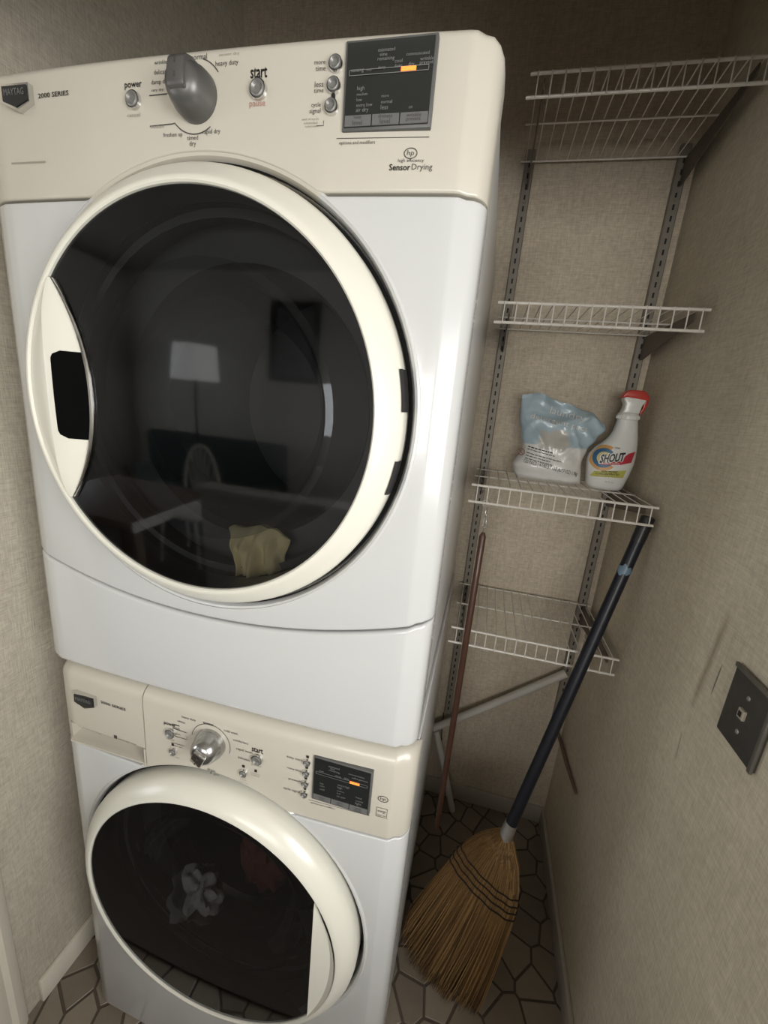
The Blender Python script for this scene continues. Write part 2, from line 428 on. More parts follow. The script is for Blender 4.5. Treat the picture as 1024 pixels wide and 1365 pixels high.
def yfun(P):
    def f(x, z=0):
        for a, b in zip(P, P[1:]):
            if b[0] > a[0] and a[0] <= x <= b[0]: return a[1] + (b[1] - a[1]) * (x - a[0]) / (b[0] - a[0])
        return P[0][1]
    return f
def skin(P, zlo, zhi, rlo=.003, rhi=.003, back=.03, seg=4, dlo=None):
    """panel following plan profile P between the curves zlo(x) and zhi(x), edges rolled over by rlo / rhi"""
    V, F = [], []; m = 2 * (seg + 1) + 2
    for x, y in P:
        a, b = zlo(x), zhi(x); hgt = max(b - a, 1e-5)
        r0 = min(rlo, hgt * .45); r1 = min(rhi, hgt * .45); row = [(x, y + back, a)]
        for i in range(seg + 1):
            t = PI / 2 * i / seg; row.append((x, y + rlo * (1 - math.sin(t)), a + r0 * (1 - math.cos(t))))
        for i in range(seg + 1):
            t = PI / 2 * (1 - i / seg); row.append((x, y + rhi * (1 - math.sin(t)), b - r1 * (1 - math.cos(t))))
        row.append((x, y + back, b)); V += row
    n = len(P)
    for i in range(n - 1):
        for k in range(m - 1): F.append((i * m + k, (i + 1) * m + k, (i + 1) * m + k + 1, i * m + k + 1))
    F.append(tuple(range(m))); F.append(tuple(reversed([(n - 1) * m + k for k in range(m)])))
    return V, F
const = lambda v: (lambda x: v)
def circ_hi(c, r): return lambda x: c[1] + (math.sqrt(max(0, r * r - (x - c[0]) ** 2)))
def circ_lo(c, r): return lambda x: c[1] - (math.sqrt(max(0, r * r - (x - c[0]) ** 2)))

def round_button(name, x, z, r, parent, surf, d=.006, mat='button_grey', rim='chrome'):
    y = surf(x, z)
    b = child(name, lathe([(0, -d * .55), (r * .45, -d * .6), (r * .74, -d), (r * .9, -d * .9), (r * .96, -d * .5), (r * .96, .004)], (x, y, z), 'y', 20), mat, parent)
    child('rim', lathe([(r * .97, .002), (r * .97, -d * .5), (r * 1.04, -d * .7), (r * 1.12, -d * .4), (r * 1.16, .002)], (x, y, z), 'y', 20), rim, b)
    return b
def dial(x, z, r, parent, surf, bar_ang, m1='knob_grey', m2='knob_silver', h=.045):
    y = surf(x, z)
    k = child('dial', lathe([(r * 1.0, .002), (r, -.004), (r * .985, -.010), (r * .94, -h * .36), (r * .87, -h * .56), (r * .78, -h * .72), (r * .66, -h * .84), (r * .48, -h * .91), (r * .25, -h * .94), (0, -h * .95)], (x, y, z), 'y', 40), m1, parent)
    bw = r * .40
    # grip bar across the dial: flat top, sloped ends
    poly = [(-r * .93, -h * .25), (-r * .90, -h * .62), (-r * .80, -h * .84), (-r * .62, -h * .96), (-r * .2, -h * 1.03), (r * .32, -h * 1.03), (r * .42, -h * .96), (r * .46, -h * .50)]
    V, F = [], []
    for s, sh in ((-1, 1.0), (1, 1.0)):
        for u, hh in poly: V.append((s * bw, hh, u))
    n = len(poly)
    F = [tuple(range(n)), tuple(reversed(range(n, 2 * n)))] + [(i, (i + 1) % n, n + (i + 1) % n, n + i) for i in range(n)]
    ca, sa = math.cos(bar_ang), math.sin(bar_ang)
    W = [(x + a * ca - u * -sa, y + hh, z + u * -ca + a * sa) for a, hh, u in V]
    bm = bmesh.new(); vs = [bm.verts.new(v) for v in W]
    for f in F: bm.faces.new([vs[i] for i in f])
    bmesh.ops.recalc_face_normals(bm, faces=bm.faces)
    bmesh.ops.bevel(bm, geom=bm.edges[:], offset=.0022, segments=2, profile=.5, affect='EDGES'); bm.verts.index_update()
    vf = ([v.co.copy() for v in bm.verts], [tuple(v.index for v in f.verts) for f in bm.faces]); bm.free()
    g = child('grip', vf, m2, k)
    u0, u1 = -r * .10, r * .58
    ln = [(x + u * sa * -1 * -1 * 0 + 0, 0) for u in (u0, u1)]
    px = lambda u, a: (x + a * ca + u * sa * -1, y - h * 1.03 - .0006 + max(0, u - r * .2) * h * .17 / r, z + u * ca + a * sa)
    child('pointer_mark', ([px(u0, -.0012), px(u0, .0012), px(u1, .0012), px(u1, -.0012)], [(0, 1, 2, 3)]), 'ink_dark', k)
    return k
def badge(x0, x1, z0, z1, parent, surf, word):
    y = surf((x0 + x1) / 2, 0); xm = (x0 + x1) / 2; zt = z0 + (z1 - z0) * .30
    o = [(x0, z1), (x1, z1), (x1, zt), (xm, z0), (x0, zt)]
    b = child('badge', prism_xz(o, y - .0075, y + .003), 'chrome', parent, smooth=20)
    i = .0026
    inn = [(x0 + i, z1 - i), (x1 - i, z1 - i), (x1 - i, zt + i * .6), (xm, z0 + i * 1.2), (x0 + i, zt + i * .6)]
    child('badge_plate', prism_xz(inn, y - .0085, y - .006), 'black_plastic', b, smooth=20)
    child('badge_lettering', text_vf(word, xm, (zt + z1) / 2 + .0005, (x1 - x0) * .72, (z1 - zt) * .36, lambda x, z: y - .0085), 'display_text', b)
def display(x0, x1, z0, z1, parent, surf, rows, lamp, keys, bar):
    y = min(surf(x0, 0), surf(x1, 0)) - .0015
    bz = child('display', box(x0, x1, y - .001, y + .012, z0, z1, .0012), 'display_bezel', parent)
    i = .0028
    child('screen', box(x0 + i, x1 - i, y - .0018, y, z0 + i, z1 - i), 'display_glass', bz, smooth=0)
    s = lambda x, z: y - .0018
    kw = (x1 - x0 - 2 * i) / 3; kh = .0135
    for j in range(3):
        kx = x0 + i + j * kw
        k = child('soft_key', box(kx + .0006, kx + kw - .0006, y - .0026, y - .001, z0 + i + .0006, z0 + kh, .0004, 1), 'display_key', bz, smooth=0)
        ls = keys[j]
        child('key_lettering', joinvf(*[text_vf(t, kx + kw / 2, z0 + i + .0078 - .0042 * q, min(kw * .8, len(t) * .0022), None, lambda x, z: y - .0026, off=.0003) for q, t in enumerate(ls)]), 'ink_dark', k)
    child('screen_lettering', joinvf(*[text_vf(t, x0 + (x1 - x0) * fx, z0 + (z1 - z0) * fz, min(len(t) * .0020, .030), None, s, off=.0004, align=al) for t, fx, fz, al in rows]), 'display_text', bz)
    bx0, bx1, bzz = x0 + .006, x1 - .007, z0 + (z1 - z0) * bar
    child('progress_bar', joinvf(strip_line([(bx0, bzz + .0022), (bx1, bzz + .0022)], .0006, s), strip_line([(bx0, bzz - .0022), (bx1, bzz - .0022)], .0006, s), strip_line([(bx0, bzz - .0022), (bx0, bzz + .0022)], .0006, s), strip_line([(bx1, bzz - .0022), (bx1, bzz + .0022)], .0006, s)), 'display_text', bz)
    child('progress_light', box(x0 + (x1 - x0) * lamp[0], x0 + (x1 - x0) * lamp[1], y - .0030, y - .001, bzz - .0018, bzz + .0018), 'display_lamp', bz, 'lit orange segment', 0)
    return bz
def energy_oval(x, z, surf, sc=1.0):
    return joinvf(strip_line([(x + .0070 * sc * math.cos(a), z + .0048 * sc * math.sin(a)) for a in [2 * PI * i / 24 for i in range(25)]], .0009 * sc, surf), text_vf('hp', x, z - .0002, .0078 * sc, .0062 * sc, surf, shear=.15))

def machine(kind):
    dry = kind == 'dryer'
    if dry:
        X0, Wd, yo, zb, zt, zs = -.011, .699, 0.0, .947, 1.831, 1.684
        cc = (.339, 1.4305); t = thing('clothes_dryer', 'white front-loading clothes dryer stacked on top of the washer', 'dryer', (.343, .4, zb))
    else:
        X0, Wd, yo, zb, zt, zs = .006, .688, -.003, .0, .944, .776
        cc = (.347, .513); t = thing('washing_machine', 'white front-loading washing machine on the floor beneath the dryer', 'washer', (.349, .4, 0))
    P = dense(base_profile(X0, Wd, yo), cc, .300); S = yfun(P)
    RH = .300
    ins = .004
    zb0 = zb if dry else .012
    # sheet-metal cabinet: side with a folded front flange
    cab = child('cabinet', joinvf(box(X0 + ins, X0 + .012, yo + .058, .782, zb0 + .004, zt - .006, .002), box(X0 + Wd - .012, X0 + Wd - ins, yo + .058, .782, zb0 + .004, zt - .006, .002), box(X0 + .012, X0 + Wd - .012, yo + .07, .782, zt - .012, zt - .006), box(X0 + .012, X0 + Wd - .012, .772, .782, zb0 + .004, zt - .012), box(X0 + .012, X0 + Wd - .012, yo + .07, .772, zb0 + .004, zb0 + .014)), 'cabinet_white', t, smooth=0)
    for sx in (X0 + .001, X0 + Wd - .010):
        child('front_flange', box(sx, sx + .009, yo + .054, yo + .066, zb0 + .003, zt - .020, .002), 'enamel_white', cab)
    if not dry:
        for lx in (X0 + .06, X0 + Wd - .06):
            for ly in (.10, .70):
                child('leveling_foot', lathe([(0, 0), (.022, 0), (.022, .006), (.010, .010), (.008, .02), (0, .02)], (lx, ly, 0), 'z', 12), 'black_plastic', t)
    # skins
    def sides(P):
        dx = math.sqrt(RH ** 2 - (zs - .0016 - cc[1]) ** 2); a, b = cc[0] - dx, cc[0] + dx
        return [p for p in P if p[0] < a - 1e-5] + [(a, S(a))], [(b, S(b))] + [p for p in P if p[0] > b + 1e-5]
    if dry:
        smile = lambda x: 1.1085 + .056 * min(1, abs(x - .335) / .345) ** 2.0
        gap = .0030
        def ctop(x):
            e = max(0, abs(x - X0 - Wd / 2) - (Wd / 2 - .020)) / .020
            return zt - .018 * (1 - math.sqrt(max(0, 1 - min(1, e) ** 2)))
        arch = lambda x: max(zs + gap / 2, circ_hi(cc, RH)(x) if abs(x - cc[0]) < RH else 0)
        cp = child('control_panel', skin(P, arch, ctop, .003, .010), 'plastic_cream', t)
        up = lambda x: min(zs - gap / 2, 9)
        def f_up_lo(x): return min(circ_hi(cc, RH)(x), zs - gap / 2 - 1e-4)
        fp = child('front_panel', joinvf(*[skin(q, lambda x: max(cc[1], circ_hi(cc, RH)(x)) if abs(x - cc[0]) < RH else cc[1], const(zs - gap / 2), .0, .003) for q in sides(P)],
                                         skin(P, lambda x: smile(x) + gap / 2, lambda x: circ_lo(cc, RH)(x) if abs(x - cc[0]) < RH else cc[1], .005, .0)), 'enamel_white', t)
        child('lower_panel', skin(P, const(zb + .001), lambda x: smile(x) - gap / 2, .012, .006), 'enamel_white', t)
    else:
        gap = .0030; xd = X0 + .202
        Pr = [(xd + .0016, S(xd))] + [p for p in P if p[0] > xd + .0016]
        Pl = [p for p in P if p[0] < xd - .0008] + [(xd - .0008, S(xd))]
        def ctop(x):
            e = max(0, abs(x - X0 - Wd / 2) - (Wd / 2 - .020)) / .020
            return zt - .016 * (1 - math.sqrt(max(0, 1 - min(1, e) ** 2)))
        arch = lambda x: max(zs + gap / 2, circ_hi(cc, RH)(x) if abs(x - cc[0]) < RH else 0)
        cp = child('control_panel', skin(Pr, arch, ctop, .003, .024, seg=6), 'plastic_cream', t)
        dr = child('detergent_drawer', skin(Pl, const(.817), ctop, .003, .024, seg=6), 'plastic_cream', t)
        # finger recess under the drawer front
        a0, a1 = X0 + .026, xd - .004
        rec = [(.034, .818), (.034, .796), (.024, .787), (.008, .7835), (.0, .781), (.0, .7775), (.05, .7775), (.05, .818)]
        child('drawer_pull_recess', prism_yz([(yo + .004 + y, z) for y, z in rec], a0, a1), 'plastic_cream', dr, smooth=40)
        child('recess_end', skin([p for p in P if p[0] <= a0] + [(a0, S(a0))], const(.7775), const(.8155), .001, .001), 'plastic_cream', dr)
        child('recess_end', skin([(a1, S(a1)), (xd - .0008, S(xd))], const(.7775), const(.8155), .001, .001), 'plastic_cream', dr)
        fp = child('front_panel', joinvf(*[skin(q, lambda x: max(cc[1], circ_hi(cc, RH)(x)) if abs(x - cc[0]) < RH else cc[1], const(zs - gap / 2), .0, .003) for q in sides(P)],
                                         skin(P, const(zb0), lambda x: circ_lo(cc, RH)(x) if abs(x - cc[0]) < RH else cc[1], .010, .0)), 'enamel_white', t)
    # dished rim round the door
    rimy = yo + .0045
    rp = [(.3045, .010), (.3035, -.0008), (.3005, -.0030), (.297, -.0015), (.2930, .006), (.2905, .018), (.2895, .032)]
    ar = math.asin((zs - cc[1]) / .3)
    child('door_recess', lathe(rp, (cc[0], rimy, cc[1]), 'y', 80, PI - ar, 2 * PI + ar), 'enamel_white', fp)
    child('recess_arch', lathe(rp, (cc[0], rimy, cc[1]), 'y', 32, ar, PI - ar), 'plastic_cream', cp)
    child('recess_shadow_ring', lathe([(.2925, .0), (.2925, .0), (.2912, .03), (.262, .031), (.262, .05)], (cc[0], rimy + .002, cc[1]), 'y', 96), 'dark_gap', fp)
    # door
    dc = (cc[0], yo, cc[1])
    if dry:
        prof = [(.268, .028), (.2855, .022), (.2860, -.003), (.2843, -.011), (.2795, -.0175), (.2700, -.0255), (.2640, -.0315), (.2590, -.0345), (.2560, -.0345), (.2540, -.0325), (.2535, -.029)]
    else:
        prof = [(.268, .028), (.2870, .022), (.2876, -.004), (.2862, -.012), (.2820, -.0195), (.2750, -.0265), (.2680, -.0325), (.2615, -.0360), (.2575, -.0365), (.2550, -.0345), (.2540, -.030)]
    door = child('door', lathe(prof, dc, 'y', 128), 'plastic_ivory', t)
    child('inner_rim', lathe([(.2545, -.031), (.2538, -.026), (.258, .02), (.266, .05)], dc, 'y', 96), 'black_plastic', door)
    gy = -.0295 if dry else -.0325
    gp = [(.2545 * i / 12, gy - .0045 * (1 - (i / 12) ** 2)) for i in range(13)]
    child('door_glass', lathe(gp, dc, 'y', 96), 'smoked_glass', door)
    # inside: bowl lip of the inner glass, drum
    child('inner_bowl', lathe([(.190, .006), (.180, .004), (.175, .010), (.172, .040), (.160, .075), (.135, .10)], dc, 'y', 64), 'clear_bowl', door)
    child('drum', lathe([(.250, .050), (.266, .052), (.266, .56), (.20, .58), (0, .585)], (cc[0], yo, cc[1]), 'y', 48), 'drum_steel' if not dry else 'drum_dark', t)
    child('drum_opening', lathe([(.262, .100), (.250, .098), (.212, .104), (.205, .125), (.262, .14)], (cc[0], yo, cc[1]), 'y', 64), 'gasket', t)
    if dry:
        # lens shaped pull on the left: two facets meeting at a ridge, finger pocket, bright clear edge
        Ro = .2555; zt0, zb1 = cc[1] + .150, cc[1] - .147
        n = 26; V, F = [], []
        def rows(i):
            s = i / n; z = zb1 + (zt0 - zb1) * s
            xl = cc[0] - math.sqrt(Ro * Ro - (z - cc[1]) ** 2)
            u = 2 * s - 1
            xr_ = .140 + .049 * max(0, 1 - abs(u) ** 2.2)
            xm = xl + (xr_ - xl) * .49 + .0
            k = max(0, 1 - abs(u) ** 4)
            return z, xl, xm, xr_, k
        for i in range(n + 1):
            z, xl, xm, xr_, k = rows(i)
            V += [(xl + .0005, yo - .0320, z), (xl + (xm - xl) * .5, yo - .033 - .0065 * k, z), (xm - .001, yo - .0345 - .0155 * k, z), (xm + .001, yo - .0345 - .0155 * k, z), (xm + (xr_ - xm) * .5, yo - .034 - .0075 * k, z), (xr_, yo - .0335, z), (xr_, yo - .026, z)]
        m = 7
        for i in range(n):
            for k in range(m - 1): F.append((i * m + k, i * m + k + 1, (i + 1) * m + k + 1, (i + 1) * m + k))
        hd = child('handle', (V, F), 'plastic_ivory', door, smooth=28)
        # pocket
        def py(x, z):
            s = (z - zb1) / (zt0 - zb1); z, xl, xm, xr_, k = rows(s * n)
            f = min(1, max(0, (x - xm) / max(1e-4, xr_ - xm)))
            return (yo - .0345 - .0155 * k) * (1 - f) + (yo - .0335) * f
        z0, z1 = 1.372, 1.489; pts = []
        xmid = lambda z: rows((z - zb1) / (zt0 - zb1) * n)
        def xr_at(z): return xmid(z)[3] - .0022
        def xl_at(z): return xmid(z)[2] + .008
        poly = []
        N_ = 24
        for i in range(N_ + 1):
            z = z0 + (z1 - z0) * i / N_; poly.append((xr_at(z), z))
        for i in range(N_ + 1):
            z = z1 - (z1 - z0) * i / N_
            e = min(z - z0, z1 - z); rr = .012
            inset = rr - math.sqrt(max(0, rr * rr - (rr - e) ** 2)) if e < rr else 0
            poly.append((xl_at(z) + inset, z))
        child('finger_pocket', ([(x, py(x, z) - .0010, z) for x, z in poly] + [(x, py(x, z) + .004, z) for x, z in poly], [tuple(range(len(poly)))] + [(i, (i + 1) % len(poly), len(poly) + (i + 1) % len(poly), len(poly) + i) for i in range(len(poly))]), 'pocket_black', hd, smooth=0)
        child('handle_edge', tube([(rows(i)[3] + .001, yo - .0345, rows(i)[0]) for i in range(n + 1)], [.0006 + .0026 * max(0, 1 - abs(2 * i / n - 1) ** 3) for i in range(n + 1)], 8), 'chrome', hd)
        # hinge notches on the right of the ring
        for a0, a1 in ((-17, -8), (4, 14)):
            child('hinge', lathe([(.2838, -.0140), (.2866, -.0080), (.2875, .008)], dc, 'y', 8, math.radians(a0), math.radians(a1)), 'dark_gap', door, smooth=0)
    else:
        # straight-cut pull plate on the right
        xc = .560; Ri = .2555; n = 24
        zh = math.sqrt(Ri ** 2 - (xc - cc[0]) ** 2)
        V, F = [], []
        for i in range(n + 1):
            z = cc[1] - zh + 2 * zh * i / n
            xo = cc[0] + math.sqrt(max(0, Ri * Ri - (z - cc[1]) ** 2)); k = max(0, 1 - abs(2 * i / n - 1) ** 3)
            xe = xc + (xo - xc) * .80
            V += [(xc, yo - .022, z), (xc, yo - .0385, z), (xc + (xe - xc) * .5, yo - .0370 + .001 * k, z), (xe, yo - .0355 + .002 * k, z), (xo, yo - .0385, z)]
        m = 5
        for i in range(n):
            for k in range(m - 1): F.append((i * m + k, i * m + k + 1, (i + 1) * m + k + 1, (i + 1) * m + k))
        hd = child('handle', (V, F), 'plastic_ivory', door, smooth=25)
        child('finger_pocket', lathe([(.205, -.030), (.215, -.0325), (.236, -.033), (.250, -.0335)], dc, 'y', 24, math.radians(-36), math.radians(30)), 'black_plastic', hd)
    return t, S, cp, cc, (dr if not dry else None)

dryer, DS, dcp, dcc, _ = machine('dryer')
washer, WS, wcp, wcc, wdr = machine('washer')

# dryer controls
def put(k): return (lambda x: .7238 + (x - .7238) * k), (lambda z: 1.4597 + (z - 1.4597) * k)
PX, PZ = put(1.022)
def PL(pts, w, surf): return strip_line([(PX(x), PZ(z)) for x, z in pts], w, surf)
badge(PX(.069), PX(.113), PZ(1.775), PZ(1.803), dcp, DS, 'MAYTAG')
for n_, x, z, r in (('power_button', .265, 1.7775, .0088), ('start_button', .428, 1.7785, .0092), ('more_time_button', .5165, 1.7960, .0070), ('less_time_button', .5155, 1.7775, .0070), ('cycle_signal_button', .5140, 1.7590, .0070)):
    round_button(n_, PX(x), PZ(z), r, dcp, DS)
child('indicator_light', box(PX(.5128), PX(.5172), DS(.515) - .0012, DS(.515) + .003, PZ(1.7664), PZ(1.7700)), 'label_black', dcp, smooth=0)
dial(.3415, 1.7835, .0270, dcp, DS, 0.0, 'knob_grey', 'knob_grey', .036)
T = lambda s, x, z, w, **k: text_vf(s, PX(x), PZ(z), w, surf=DS, **k)
child('lettering', joinvf(
    T('2000 SERIES', .145, 1.7915, .050, h=.0052, bold=.018), T('power', .265, 1.7915, .0245, bold=.018), T('start', .428, 1.7938, .0205, h=.0098, bold=.018),
    T('normal', .354, 1.8130, .021), T('heavy duty', .389, 1.8045, .029), T('wrinkle control', .313, 1.8115, .036), T('delicate', .304, 1.8025, .020),
    T('damp dry', .302, 1.7928, .024), T('very dry', .298, 1.7855, .017, h=.0036),
    T('freshen up', .317, 1.7410, .0265), T('timed', .3435, 1.7375, .0150), T('dry', .3435, 1.7310, .0090), T('rapid dry', .3685, 1.7420, .0235),
    T('more', .4985, 1.7985, .0125), T('time', .4995, 1.7935, .0115), T('less', .4985, 1.7800, .0100), T('time', .4985, 1.7745, .0110), T('cycle', .4960, 1.7615, .0110), T('signal', .4950, 1.7560, .0130),
    T('options and modifiers', .5445, 1.7262, .0410), PL([(.521, 1.7308), (.622, 1.7302)], .0007, DS),
    strip_line(arc_pts(.3415, 1.7835, .0362, 75, 36), .0011, DS), strip_line([(.276, 1.7575), (.3080, 1.7585)] + arc_pts(.3385, 1.7835, .0365, 222, 305), .0012, DS), strip_line([(.277, 1.7880), (.302, 1.7885)], .0011, DS),
    energy_oval(PX(.604), PZ(1.7160), DS), T('high efficiency', .605, 1.7092, .0285, h=.0042), T('Sensor', .5935, 1.7035, .0235, h=.0062, bold=.018), T('Drying', .6175, 1.7030, .0225, h=.0072),
    PL([(.497, 1.7430), (.5055, 1.7430), (.5055, 1.7475)], .0007, DS)), 'ink_dark', dcp)
child('small_print', joinvf(T('cancel', .2635, 1.7635, .0185, h=.0040), T('moisture', .296, 1.7505, .0185, h=.0034), T('end of cycle', .4900, 1.7492, .020, h=.0026), T('extended', .4905, 1.7460, .016, h=.0024), T('controls', .4905, 1.7430, .013, h=.0024), T('sensor dry', .392, 1.8125, .026, h=.0034), PL([(.062, 1.7225), (.122, 1.7215)], .0022, DS)), 'ink_grey', dcp)
child('pause_lettering', T('pause', .4265, 1.7648, .0195), 'ink_red', dcp)
display(PX(.527), PX(.623), PZ(1.736), PZ(1.814), dcp, DS,
        [('estimated', .46, .86, 'c'), ('time', .43, .81, 'c'), ('remaining', .46, .76, 'c'), ('communicated', .80, .79, 'c'), ('sensing', .15, .66, 'c'), ('wet', .28, .66, 'c'), ('damp', .42, .67, 'c'), ('cool', .60, .73, 'c'), ('down', .60, .68, 'c'), ('dry', .74, .68, 'c'), ('wrinkle', .90, .73, 'c'), ('prevent', .90, .68, 'c'),
         ('high', .16, .46, 'l'), ('medium', .16, .40, 'l'), ('low', .16, .34, 'l'), ('extra low', .16, .28, 'l'), ('air dry', .16, .22, 'l'), ('more', .44, .36, 'l'), ('normal', .44, .30, 'l'), ('less', .44, .24, 'l'), ('on', .75, .22, 'l')],
        (.635, .795), (('temp', 'level'), ('dryness', 'level'), ('wrinkle', 'prevent')), .635)

# washer controls
PX, PZ = put(1.014)
badge(PX(.069), PX(.1145), PZ(.879), PZ(.907), wdr, WS, 'MAYTAG')
T = lambda s, x, z, w, **k: text_vf(s, PX(x), PZ(z), w, surf=WS, **k)
child('drawer_lettering', joinvf(T('2000 SERIES', .151, .8985, .056, h=.0055, bold=.018), T('MCT', .046, .8275, .012, h=.0040), T('commercial technology', .090, .8260, .056, h=.0022), box(PX(.1475), PX(.1535), WS(.15) - .0010, WS(.15) + .001, PZ(.8285), PZ(.8345)), T('internal water heater', .177, .8300, .040, h=.0034)), 'ink_dark', wdr)
for n_, x, z, r in (('power_button', .2715, .8795, .0088), ('second_rinse_button', .2755, .8425, .0062), ('start_button', .4365, .8785, .0092), ('extra_rinse_button', .412, .8425, .0064)) + tuple(('option_button', .5230 - .0006 * i, .8995 - .0212 * i, .0054) for i in range(4)):
    round_button(n_, PX(x), PZ(z), r, wcp, WS)
for x, z in ((.2745, .8560), (.4115, .8555), (.434, .8535)) + tuple((.5235 - .0006 * i, .9100 - .0212 * i) for i in range(4)):
    x, z = PX(x), PZ(z)
    child('indicator_light', box(x - .0021, x + .0021, WS(x) - .0012, WS(x) + .003, z - .0021, z + .0021), 'label_black', wcp, smooth=0)
dial(.3455, .8755, .0275, wcp, WS, math.radians(152), 'knob_silver', 'chrome', .036)
child('lettering', joinvf(
    T('power', .2705, .8955, .0245, bold=.018), T('start', .4365, .8955, .0205, h=.0092, bold=.018),
    T('heavy duty', .3085, .9195, .0280), T('normal', .3460, .9210, .0190, bold=.018), T('whites', .2935, .9090, .0155), T('power', .283, .8985, .0145, bold=.018), T('wash', .283, .8930, .0145), T('bulky items', .279, .8810, .0240), T('cold wash', .3880, .9170, .0260), T('comforters', .4060, .9035, .0280), T('rapid wash', .4130, .8870, .0290), T('delicates', .4120, .8710, .0220),
    T('rinse & spin', .283, .8550, .020, h=.0034), T('drain', .350, .8270, .016), T('& spin', .356, .8205, .017),
    strip_line(arc_pts(.3450, .8755, .0370, 172, -16, 28), .0010, WS), PL([(.271, .8752), (.304, .8757), (.3038, .8810)], .0009, WS), PL([(.276, .8905), (.303, .8895)], .0012, WS), PL([(.272, .8600), (.297, .8600)], .0008, WS),
    T('delay start', .5145, .8995, .0270, align='r'), T('more time', .5140, .8785, .0250, align='r'), T('prewash', .5135, .8570, .0210, align='r'), T('cycle signal', .5130, .8355, .0290, align='r'),
    T('options and modifiers', .5530, .8215, .0430), PL([(.529, .8262), (.631, .8265)], .0007, WS),
    energy_oval(PX(.6495), PZ(.8655), WS, 1.15),
    PL([(.641, .8300), (.658, .8300), (.658, .8475), (.641, .8475), (.641, .8300)], .0008, WS), T('energy', .6495, .8400, .013, h=.0050, shear=.2), T('ENERGY STAR', .6495, .8330, .014, h=.0026)), 'ink_dark', wcp)
child('small_print', joinvf(T('cancel', .2695, .8655, .0170, h=.0036), T('2nd rinse', .277, .8310, .0200, h=.0034), T('pause', .4350, .8640, .0180, h=.0036), T('control', .4330, .8475, .0170, h=.0030), T('locked', .4335, .8435, .0150, h=.0030), T('extra', .4110, .8320, .0110, h=.0030), T('rinse', .4110, .8278, .0110, h=.0030), T('hold 3 sec', .4110, .8220, .0170, h=.0026)), 'ink_grey', wcp)
display(PX(.534), PX(.631), PZ(.832), PZ(.917), wcp, WS,
        [('estimated', .36, .88, 'c'), ('time', .34, .84, 'c'), ('remaining', .37, .79, 'c'), ('communication', .74, .84, 'c'), ('add a garment', .80, .77, 'c'), ('wash', .15, .72, 'c'), ('rinse', .44, .71, 'c'), ('spin', .58, .71, 'c'), ('hot', .14, .44, 'l'), ('warm', .14, .38, 'l'), ('cold', .14, .31, 'l'), ('extra high', .44, .52, 'l'), ('high', .44, .46, 'l'), ('medium', .44, .39, 'l'), ('low', .44, .33, 'l'), ('no spin', .44, .26, 'l'), ('heavy', .76, .36, 'l'), ('normal', .76, .29, 'l'), ('light', .76, .22, 'l')],
        (.640, .800), (('water', 'temp'), ('spin', 'speed'), ('soil', 'level')), .665)

# ------------------------------------------------------------------ laundry seen through the door glass
def cloth(name, c, sx, sy, sz, mat, label, seed):
    n = 40; V, F = [], []; v0 = Vector((seed * 3.1, seed * 1.7, seed))
    for i in range(n + 1):
        for j in range(n + 1):
            u, v = i / n, j / n; th = u * PI; ph = v * 2 * PI
            d = Vector((math.sin(th) * math.cos(ph), math.sin(th) * math.sin(ph), math.cos(th)))
            f = .72 + .5 * abs(noise.noise(d * 1.6 + v0)) + .28 * abs(math.sin(6 * (d.x + .4 * noise.noise(d * 2 + v0)) + 3 * d.z)) - .1
            p = Vector((d.x * sx * f, d.y * sy * f, max(-.62, d.z) * sz * f)); V.append(Vector(c) + p)
    for i in range(n):
        for j in range(n): F.append((i * (n + 1) + j, (i + 1) * (n + 1) + j, (i + 1) * (n + 1) + j + 1, i * (n + 1) + j + 1))
    return tag(mobj(name, (V, F), mat, None, 60), label, 'laundry')
def draped(name, mat, label, cat):
    n = 44; V, F = [], []
    for side in (0, 1):
        for i in range(n + 1):
            for j in range(n + 1):
                u, v = i / n, j / n
                top = 1.232 + .018 * math.sin(2.2 * u + .3) - .030 * max(0, u - .7) + .006 * noise.noise(Vector((u * 5, 1, 0)))
                wob = .010 * noise.noise(Vector((u * 2, v * 2.5, 7)))
                x = .332 + .108 * (u - .5) * (1 - .22 * (1 - v)) + .054 + .020 * (1 - v) + wob
                z = 1.166 + (top - 1.166) * v
                f = .011 * math.sin(17 * u + 3.2 * v + 2 * noise.noise(Vector((u * 2, v * 3, 3)))) + .006 * math.sin(34 * u - 5 * v)
                b = math.sin(PI * min(1, max(0, u))) ** .5
                y = .052 + .018 * v - (.020 * b + f * (.4 + .6 * (1 - v)) * b) * (1 if side == 0 else -.5) * (1 - .75 * v ** 3)
                V.append((x, y, z))
    for side in (0, 1):
        o_ = side * (n + 1) ** 2
        for i in range(n):
            for j in range(n):
                q = (o_ + i * (n + 1) + j, o_ + (i + 1) * (n + 1) + j, o_ + (i + 1) * (n + 1) + j + 1, o_ + i * (n + 1) + j + 1); F.append(q if side == 0 else q[::-1])
    return tag(mobj(name, (V, F), mat, None, 70), label, cat)
draped('crumpled_towel', 'cloth_yellow', 'pale yellow towel crumpled in the bottom of the dryer behind its glass', 'towel')
cloth('white_garment', (.245, .075, .360), .062, .045, .062, 'cloth_white', 'white garment bunched inside the washer behind its glass', 2)
cloth('dark_red_garment', (.37, .16, .42), .065, .05, .10, 'cloth_red', 'dark red garment inside the washer behind its glass', 3)

